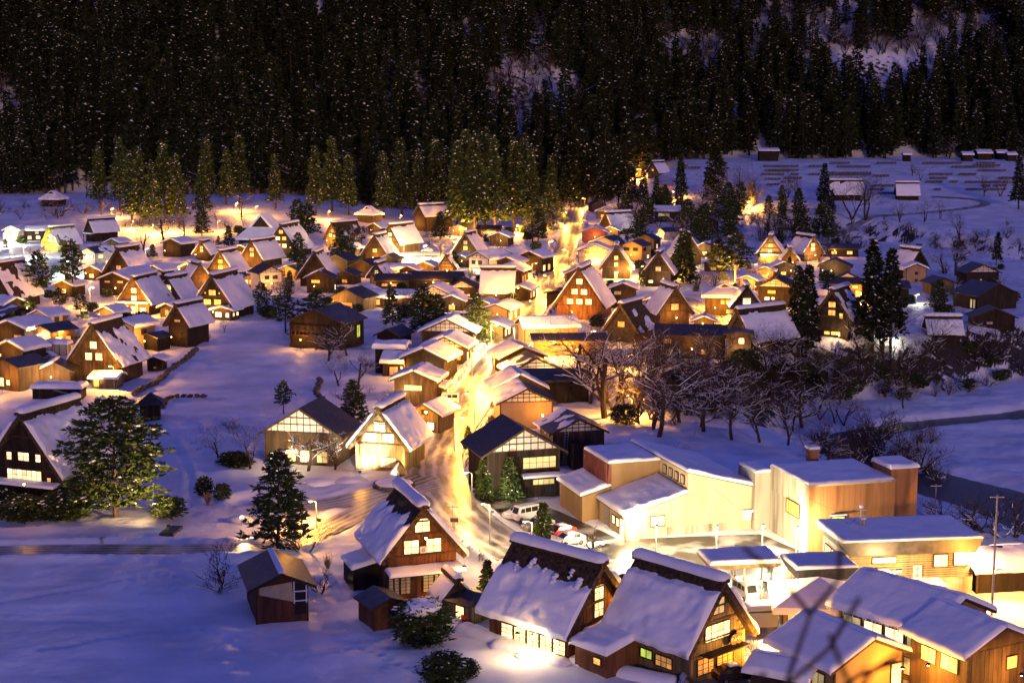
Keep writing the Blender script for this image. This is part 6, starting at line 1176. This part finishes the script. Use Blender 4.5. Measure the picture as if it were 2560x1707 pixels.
# lanterns added before most houses to spread warmth, standing in for eave lights
ql = random.Random(31)
for o, W, L, side in BLD:
    p = o.matrix_basis @ (Vector((W / 2 + 2.6, L / 2, 0)) if side else Vector((ql.uniform(-.3, .3) * W, -2.8, 0))); x, y = p.x, p.y
    if not (215 < y < 680) or x > .20 * y + 12 or o.get('category') == 'hut' or ql.random() < .12: continue
    words = o['label'].split(); l = 'added lantern before the ' + ' '.join(words[:11])
    if l in USED: continue
    USED.add(l); t = thing('added_lantern', l, 'lantern', Vector((x, y, float(zbase(x, y)))))
    part('post', MB().tube((0, 0, -.2), (0, 0, 2.1), .05, .05, 5), TIMBER, t); part('lantern_box', MB().box(-.16, .16, -.16, .16, 2.1, 2.16).box(-.2, .2, -.2, .2, 2.5, 2.58), TIMBER, t)
    part('bulb', MB().blob((0, 0, 2.33), .11, .11, .15, random.Random(2), 0, 7, 4), BULB, t); c = ql.choice((SOD, SOD, SOD, WRM)); lamp_light(t, (0, 0, 2.75), ql.uniform(150, 560) * (1.0 if y < 420 else 1.5), c, .2)
for x, y, p, l in ((1180, 1276, 700, 'street lamp inside the road bend'), (1225, 1362, 800, 'street lamp on the outer verge of the road bend'), (1330, 1410, 700, 'street lamp where the road meets the forecourt')): street_lamp(x, y, l, 5, p, WRM, .6, 180)
for x, y, p, l in ((590, 530, 4500, 'amber lamp at the forest edge above the temple'), (820, 552, 5000, 'amber lamp at the forest edge left of the small hall'), (1000, 562, 5000, 'amber lamp at the forest edge left of the tall barn'), (280, 545, 3500, 'amber lamp at the forest edge right of the shrine hall')): street_lamp(x, y, l, 4, p, SOD, .4, 0)
# works forecourt
for x, y, p, l in ((1905, 1385, 900, 'blinding white lamp at the works corner'), (1640, 1388, 800, 'white lamp at the warehouse wall'), (1990, 1392, 3200, 'white lamp below the works hall fascia'), (1565, 1352, 1400, 'white lamp at the warehouse door'), (1790, 1390, 1000, 'white lamp over the snowy forecourt')): street_lamp(x, y, l, 3.6, p, (1.0, .74, .40), .4, -90)
street_lamp(1830, 1436, 'white lamp under the canopy', 3.2, 900, WHT, .3, 0); street_lamp(1900, 1545, 'white lamp behind the souvenir house', 4, 2200, WRM, .4, 0); street_lamp(2230, 1520, 'white lamp between the ochre house and the works hall', 4, 1500, WRM, .4, 0); street_lamp(2330, 1706, 'warm lamp between the bottom right houses', 3, 1500, SOD, .4, 0); street_lamp(2100, 1640, 'white lamp on the lane right of the pale house', 3, 1500, WRM, .3, 0); street_lamp(2480, 1520, 'sodium lamp behind the ochre house', 4, 2600, SOD, .4, 0)
def eave_lamp(o, loc, label, power, c=SOD):
    t = thing('eave_lamp', label, 'lamp', o.matrix_basis @ Vector(loc)); part('shade', MB().tube((0, 0, .1), (0, 0, .28), .26, .08, 10), CARDK, t); part('bulb', MB().blob((0, 0, .06), .1, .1, .12, random.Random(2), 0, 8, 5), BULB, t); part('bracket', MB().tube((0, 0, .26), (0, 0, .6), .02, .02, 4), STEEL, t); lamp_light(t, (0, 0, -.2), power, c, .15)
eave_lamp(HC, (3.6, -3.0, 3.0), 'eave lamp lighting the souvenir gable', 798); eave_lamp(HC, (4.2, -2.4, 2.6), 'eave lamp at the right corner of the souvenir house', 494); eave_lamp(HB, (3.4, -2.6, 3.4), 'eave lamp lighting the curled-snow gable', 260); eave_lamp(HA, (3.8, -2.9, 3.6), 'eave lamp lighting the foreground gable', 260); eave_lamp(HA, (2.6, -3.4, 2.2), 'eave lamp under the foreground porch roof', 120, WRM)
eave_lamp(HE, (-7.0, 3.0, 4.4), 'eave lamp on the window side of the ochre house', 798); eave_lamp(HE, (-7.0, 8.0, 3.4), 'second eave lamp on the window side of the ochre house', 798, WRM); eave_lamp(HE, (0, -2.6, 3.6), 'eave lamp before the ochre gable', 494); eave_lamp(HF, (1.5, -2.6, 3.0), 'eave lamp before the pale arched gable', 494); eave_lamp(HF, (-6, 4, 2.6), 'eave lamp on the dark side of the arched-gable house', 304); eave_lamp(HG, (-5.4, 3, 3.6), 'eave lamp on the window side of the corner house', 608); eave_lamp(HG, (0, -2.6, 3.6), 'eave lamp before the corner gable', 494)
eave_lamp(HB, (-7.0, 4, 2.6), 'eave lamp before the row of lit windows', 160, WRM)
# floodlights on the show houses
for a in ((880, 1222, 930, 1150, 'floodlight on the pale thatch', 2600, WHT), (1010, 1210, 960, 1160, 'floodlight at the street side of the pale thatch', 1600, WRM), (700, 1215, 760, 1150, 'floodlight on the tiled house', 900, (1, .92, .66)), (115, 660, 128, 628, 'green floodlight on the green-lit thatch', 4200, GRN), (190, 650, 150, 620, 'green floodlight on the green-lit slope', 3600, GRN), (540, 720, 556, 700, 'floodlight on the orange thatch', 2600, SOD), (660, 690, 690, 640, 'floodlight on the tall amber house', 900, SOD),
          (960, 655, 976, 630, 'floodlight on the eave-lit thatch', 2600, WRM), (810, 640, 832, 615, 'floodlight on the bare brown roof', 2200, SOD), (1430, 830, 1448, 795, 'floodlight on the tall reddish thatch', 1500, SOD), (1345, 616, 1372, 580, 'floodlight on the golden trees', 9000, SOD), (1405, 580, 1380, 560, 'floodlight on the street-top trees', 7000, SOD), (1690, 724, 1710, 700, 'floodlight on the conical conifer', 6500, SOD), (1800, 742, 1830, 705, 'floodlight on the golden pine', 9000, SOD), (1850, 736, 1815, 705, 'second floodlight on the golden pine', 8000, SOD),
          (1905, 685, 1925, 655, 'floodlight on the golden gable', 1500, SOD), (2010, 690, 2031, 650, 'floodlight on the bright stacked windows house', 700, WRM), (1480, 690, 1488, 660, 'floodlight on the lattice inn', 1600, SOD), (320, 812, 337, 785, 'floodlight on the star-lamp house', 1400, SOD), (1245, 1300, 1300, 1240, 'floodlight on the young cypresses', 900, (1, .95, .7)), (640, 1330, 690, 1360, 'floodlight on the leafy conifer', 2600, WRM), (620, 690, 631, 665, 'floodlight on the unlit paper windows', 900, SOD), (420, 1330, 300, 1290, 'floodlight on the great pine', 3600, WRM), (210, 985, 238, 955, 'floodlight on the bare-patch thatch', 700, WRM)): flood(*a)
wall_lamp(342, 762, 3.2, 'star-bright porch lamp of the left thatched house', 3600, SOD); wall_lamp(1606, 666, 3.5, 'starry lamp at the left eave of a right-hand thatch', 3800, SOD); wall_lamp(1888, 716, 6.5, 'starriest lamp above the brilliant-window house', 3400, SOD); wall_lamp(2180, 1388, 3.4, 'tube lamp on the slatted wall of the works hall', 260, WHT); wall_lamp(2440, 1392, 4.0, 'white lamp at the right corner of the works hall', 420, WHT)
wall_lamp(1690, 1530, 5.2, 'small lamp under the souvenir gable', 380, SOD); wall_lamp(1562, 1470, 6.0, 'small lamp under the curled-snow gable', 260, SOD); wall_lamp(1065, 1345, 7.6, 'small lamp under the foreground gable peak', 160, SOD); wall_lamp(1330, 1590, 2.6, 'lamp strip under the curled-snow eave', 50, WHT); wall_lamp(2107, 492, 3, 'red signal lamp on the terraces', 20, (1, .05, .05))
wall_lamp(60, 1210, 5.2, 'small lamp in the gable of the big left thatch', 60, SOD)
# ================================================================== poles, walls, fences and small things
def pole(px, py, h, label, r=.14, transformer=False):
    o = thing('utility_pole', label, 'pole', G(px, py)); part('pole', MB().tube((0, 0, -.4), (0, 0, h), r, r * .7, 8), mat('pole_concrete', (.30, .26, .22), (.4, .36, .3), 2, rough=.9), o)
    for z in ((h - .4, h - 1.0) if transformer else (h - .3,)): piece('crossarm', STEEL, o, -.7, .7, -.06, .06, z, z + .1)
    if transformer:
        part('transformer', MB().tube((.32, 0, h - 2.2), (.32, 0, h - 1.4), .24, .24, 10), STEEL, o); part('snow_cap', MB().blob((.3, 0, h - 1.3), .34, .34, .2, random.Random(4), .1, 10, 5).blob((0, 0, h + .05), .28, .28, .2, random.Random(5), .1, 10, 5), SNOW, o, True)
    return o
pole(2478, 1560, 13.5, 'tall slim pole rising past the right corner of the works hall'); pole(2147, 1456, 8.6, 'snow-topped pole with transformer before the works hall', transformer=True); pole(2113, 1450, 6.6, 'short bare pole left of the transformer pole'); pole(2336, 1310, 5.2, 'pole at the river edge right of the office tower', .1); pole(1737, 1090, 5.6, 'thin pole in the snow behind the warehouse', .06); pole(1132, 1320, 3.0, 'signpost pole at the road bend', .06)
def wire(a, b, sag, label):
    pts = [a.lerp(b, t / 12) - Vector((0, 0, sag * 4 * (t / 12) * (1 - t / 12))) for t in range(13)]; m = MB()
    for p, q in zip(pts[:-1], pts[1:]): m.tube(p - a, q - a, .018, .018, 4, False)
    tag(link('overhead_wire', m.mesh('overhead_wire', BLACK), None, a), label, 'wire')
pA = G(2147, 1456) + Vector((0, 0, 8)); wire(pA, at_z(2020, 1245, 6.8), .5, 'sagging wire from transformer pole to the office corner'); wire(pA, G(2113, 1450) + Vector((0, 0, 6.3)), .2, 'short wire between the two works poles'); wire(at_z(1775, 1212, 5.8) , at_z(1885, 1300, 2.2), .05, 'slanting cable on the warehouse wall')
def retaining(px0, px1, py, h, label, dep=.6):
    a, b = G(px0, py), G(px1, py); d = b - a; n = max(4, int(d.length / 1.6)); rr = random.Random(int(px0 + py)); o = thing('stone_wall', label, 'wall', a, math.degrees(math.atan2(d.y, d.x)))
    L = math.hypot(d.x, d.y); me = _cube.get('stone_block') or MB().blob((0, 0, 0), .55, .5, .5, rr, .12, 6, 4).mesh('stone_block', STONE); _cube['stone_block'] = me
    for i in range(n):
        for j in range(max(1, int(h / .7))): link('stone', me, o, ((i + .5 + .25 * (j % 2)) * L / n, 0, .7 + j * .62), (0, 0, rr.uniform(-.15, .15)), (L / n * 1.25, dep, .68 * rr.uniform(.85, 1.1)))
    return o
for i, (x0, x1, y, l) in enumerate(((1906, 1995, 420, 'uppermost left terrace wall line'), (1910, 1995, 430, 'second left terrace wall line'), (2020, 2060, 420, 'short terrace wall beside the dark barn'), (2090, 2175, 421, 'upper middle terrace wall line'), (2070, 2178, 440, 'long black terrace wall above the broken-ridge thatch'), (2180, 2222, 444, 'short terrace wall right of the long black one'), (2320, 2380, 440, 'left one of the right-hand terrace walls'), (2395, 2440, 440, 'middle one of the right-hand terrace walls'), (2430, 2500, 418, 'highest of the right-hand terrace walls'), (2410, 2535, 460, 'longest of the right-hand terrace walls'), (1910, 1950, 452, 'lower left terrace wall line'), (1915, 1948, 466, 'lowest left terrace wall line'), (1655, 1720, 416, 'terrace wall left of the tall cedar'), (1700, 1750, 424, 'terrace wall behind the tall cedar'), (2190, 2240, 412, 'dark outcrop wall by the terrace scrub'), (2190, 2260, 488, 'wall before the solitary terrace hut'))):
    retaining(x0, x1, y, 1.5 if i != 4 else 2.2, 'snow-free ' + l)
qt = random.Random(17)
for i in range(34):
    x = qt.choice((qt.uniform(1900, 2200), qt.uniform(2300, 2540))); y = 412 + 9.5 * qt.randint(0, 7); w = qt.uniform(18, 60); o = retaining(x, x + w, y, 1.5, 'snow-free stone edge among the terraced snow fields'); o['group'] = 'stone edges of the terraced fields'
retaining(1560, 1740, 1000, 2.2, 'dark stone retaining wall on the bank below the long house'); retaining(1690, 1800, 935, 2.2, 'dark stone retaining wall under the wavy snow thatch')
def ditch(pts, label, w=.9):
    P = smooth_path(pts, 1.0); T = np.gradient(P, axis=0); T /= np.linalg.norm(T, axis=1)[:, None]; Nn = np.c_[-T[:, 1], T[:, 0]]; rr = random.Random(3); o = thing('garden_ditch', label, 'ditch', Vector((P[0, 0], P[0, 1], 0)))
    b = MB()
    for i in range(0, len(P)):
        p = P[i] - P[0] + Nn[i] * rr.uniform(-.2, .2); z = float(zbase(P[i, 0], P[i, 1])); b.blob((p[0], p[1], z + .25), .62, .62, w * rr.uniform(.5, .9), rr, .3, 6, 4)
    part('stone_edge', b, STONE, o)['kind'] = 'stuff'; return o
ditch([(335, 985), (395, 955), (430, 925), (470, 895), (490, 875)], 'dark stone-lined ditch curving past the tiny hut'); ditch([(800, 950), (792, 985), (805, 1000), (800, 1010)], 'dark stream gap in the snow behind the tiled house', .6); ditch([(405, 1022), (430, 995), (510, 992)], 'dark stone edge of the snowed lane above the well house', .5)
def pit():
    o = thing('snow_pit', 'dark rectangular water basin cut in the snow beside the great pine', 'basin', G(428, 1330), -6)
    part('rim', MB().box(-.9, .9, -1.9, 1.9, 0, .35), STONE, o); part('water_surface', MB().box(-.7, .7, -1.7, 1.7, .2, .37), WATER, o); return o
pit()
def sign(px, py, label, h=1.8):
    o = thing('road_sign', label, 'sign', G(px, py)); part('post', MB().tube((0, 0, -.3), (0, 0, h), .05, .05, 6), STEEL, o); part('board', MB().box(-.5, .5, -.06, 0, h - .5, h), WOOD, o); return o
sign(1136, 1330, 'small wooden sign board at the road bend'); sign(1255, 905, 'small white sign board by the street stalls')
o = thing('red_barrel', 'red metal drum in the snow beside the tiny thatched hut', 'drum', G(1160, 1558)); part('drum', MB().tube((0, 0, 0), (0, 0, .9), .3, .3, 14), RED, o)
o = thing('flower_bed', 'round snow-covered flower bed with low stone rim before the pale thatch', 'flower bed', G(985, 1215)); part('rim', MB().tube((0, 0, -.1), (0, 0, .45), 3.0, 2.9, 24), STONE, o); part('snow', MB().blob((0, 0, .3), 2.85, 2.85, .55, random.Random(8), .05, 24, 6), SNOW, o, True)
for x, y, l in ((520, 1262, 'upright straw bundle in the snow garden'), (820, 1420, 'dry reed clump behind the tarp shed')):
    o = thing('reed_clump', l, 'reeds', G(x, y)); b = MB(); rr = random.Random(x)
    for i in range(60): a = rr.uniform(0, 6.28); b.tube((.15 * math.cos(a), .15 * math.sin(a), 0), (rr.uniform(.2, .7) * math.cos(a), rr.uniform(.2, .7) * math.sin(a), rr.uniform(1, 1.9)), .03, .008, 3, False)
    part('stems', b, REED, o)
for i, (x, y, w, h) in enumerate(((300, 1000, 1.2, .5), (120, 1010, 1.6, .9), (880, 1205, 2.2, .9), (800, 1210, 2.4, .8), (330, 830, 2.4, 1.2), (1120, 650, 2, .8), (1000, 650, 2.2, 1.1), (600, 1300, 1.6, .6), (640, 1420, 1.8, .7), (1130, 1560, 1.6, .7), (1480, 1660, 2, .7), (1350, 1640, 2.2, .6))):
    o = tag(link('snow_heap', MB().blob((0, 0, 0), w, w * .7, h, random.Random(i), .16, 16, 7).mesh('snow_heap', SNOW, True), None, G(x, y)), auto_label('shovelled heap of snow', x, y), 'snow heap')
# ploughed snow ledges in front of the curled-snow house
for i, (a, b, l) in enumerate((((1150, 1565), (1420, 1668), 'long ploughed snow ridge in front of the lit eave windows'), ((1230, 1610), (1700, 1712), 'lower snow ridge along the bottom edge'))):
    p, q = G(*a), G(*b); d = q - p; o = thing('snow_ridge', l, 'snow ridge', p, math.degrees(math.atan2(d.y, d.x)) - 90); snow_log('snow', o, 0, 0, d.length, .0, 2.2, .75, 30 + i, 30)
# --- leafless twigs of the lookout tree, close to the camera and far out of focus
TW = mat('near_twig', (.020, .013, .010), (.035, .022, .016), 8, rough=.95)
def near_tree(px, py, dist, h, seed, label, spread=.42):
    p = at_y(px, py, dist); p.z = float(zbase(p.x, p.y)); tr, tw, sn, h0 = bare('near_twig', seed, h, spread, 5, False, (4, 4, 3, 3), maxseg=420)
    o = thing('lookout_tree', label, 'tree', p, seed * 40); link('trunk', tr, o); link('crown', tw, o); return o
near_tree(2330, 2350, 6, 3.2, 41, 'blurred leafless branches close to the camera at bottom right'); near_tree(2520, 2250, 5.5, 3.0, 47, 'blurred leafless branches close to the camera in the right corner')
print('objects', len(bpy.data.objects), 'tris', sum(len(m.polygons) for m in bpy.data.meshes))
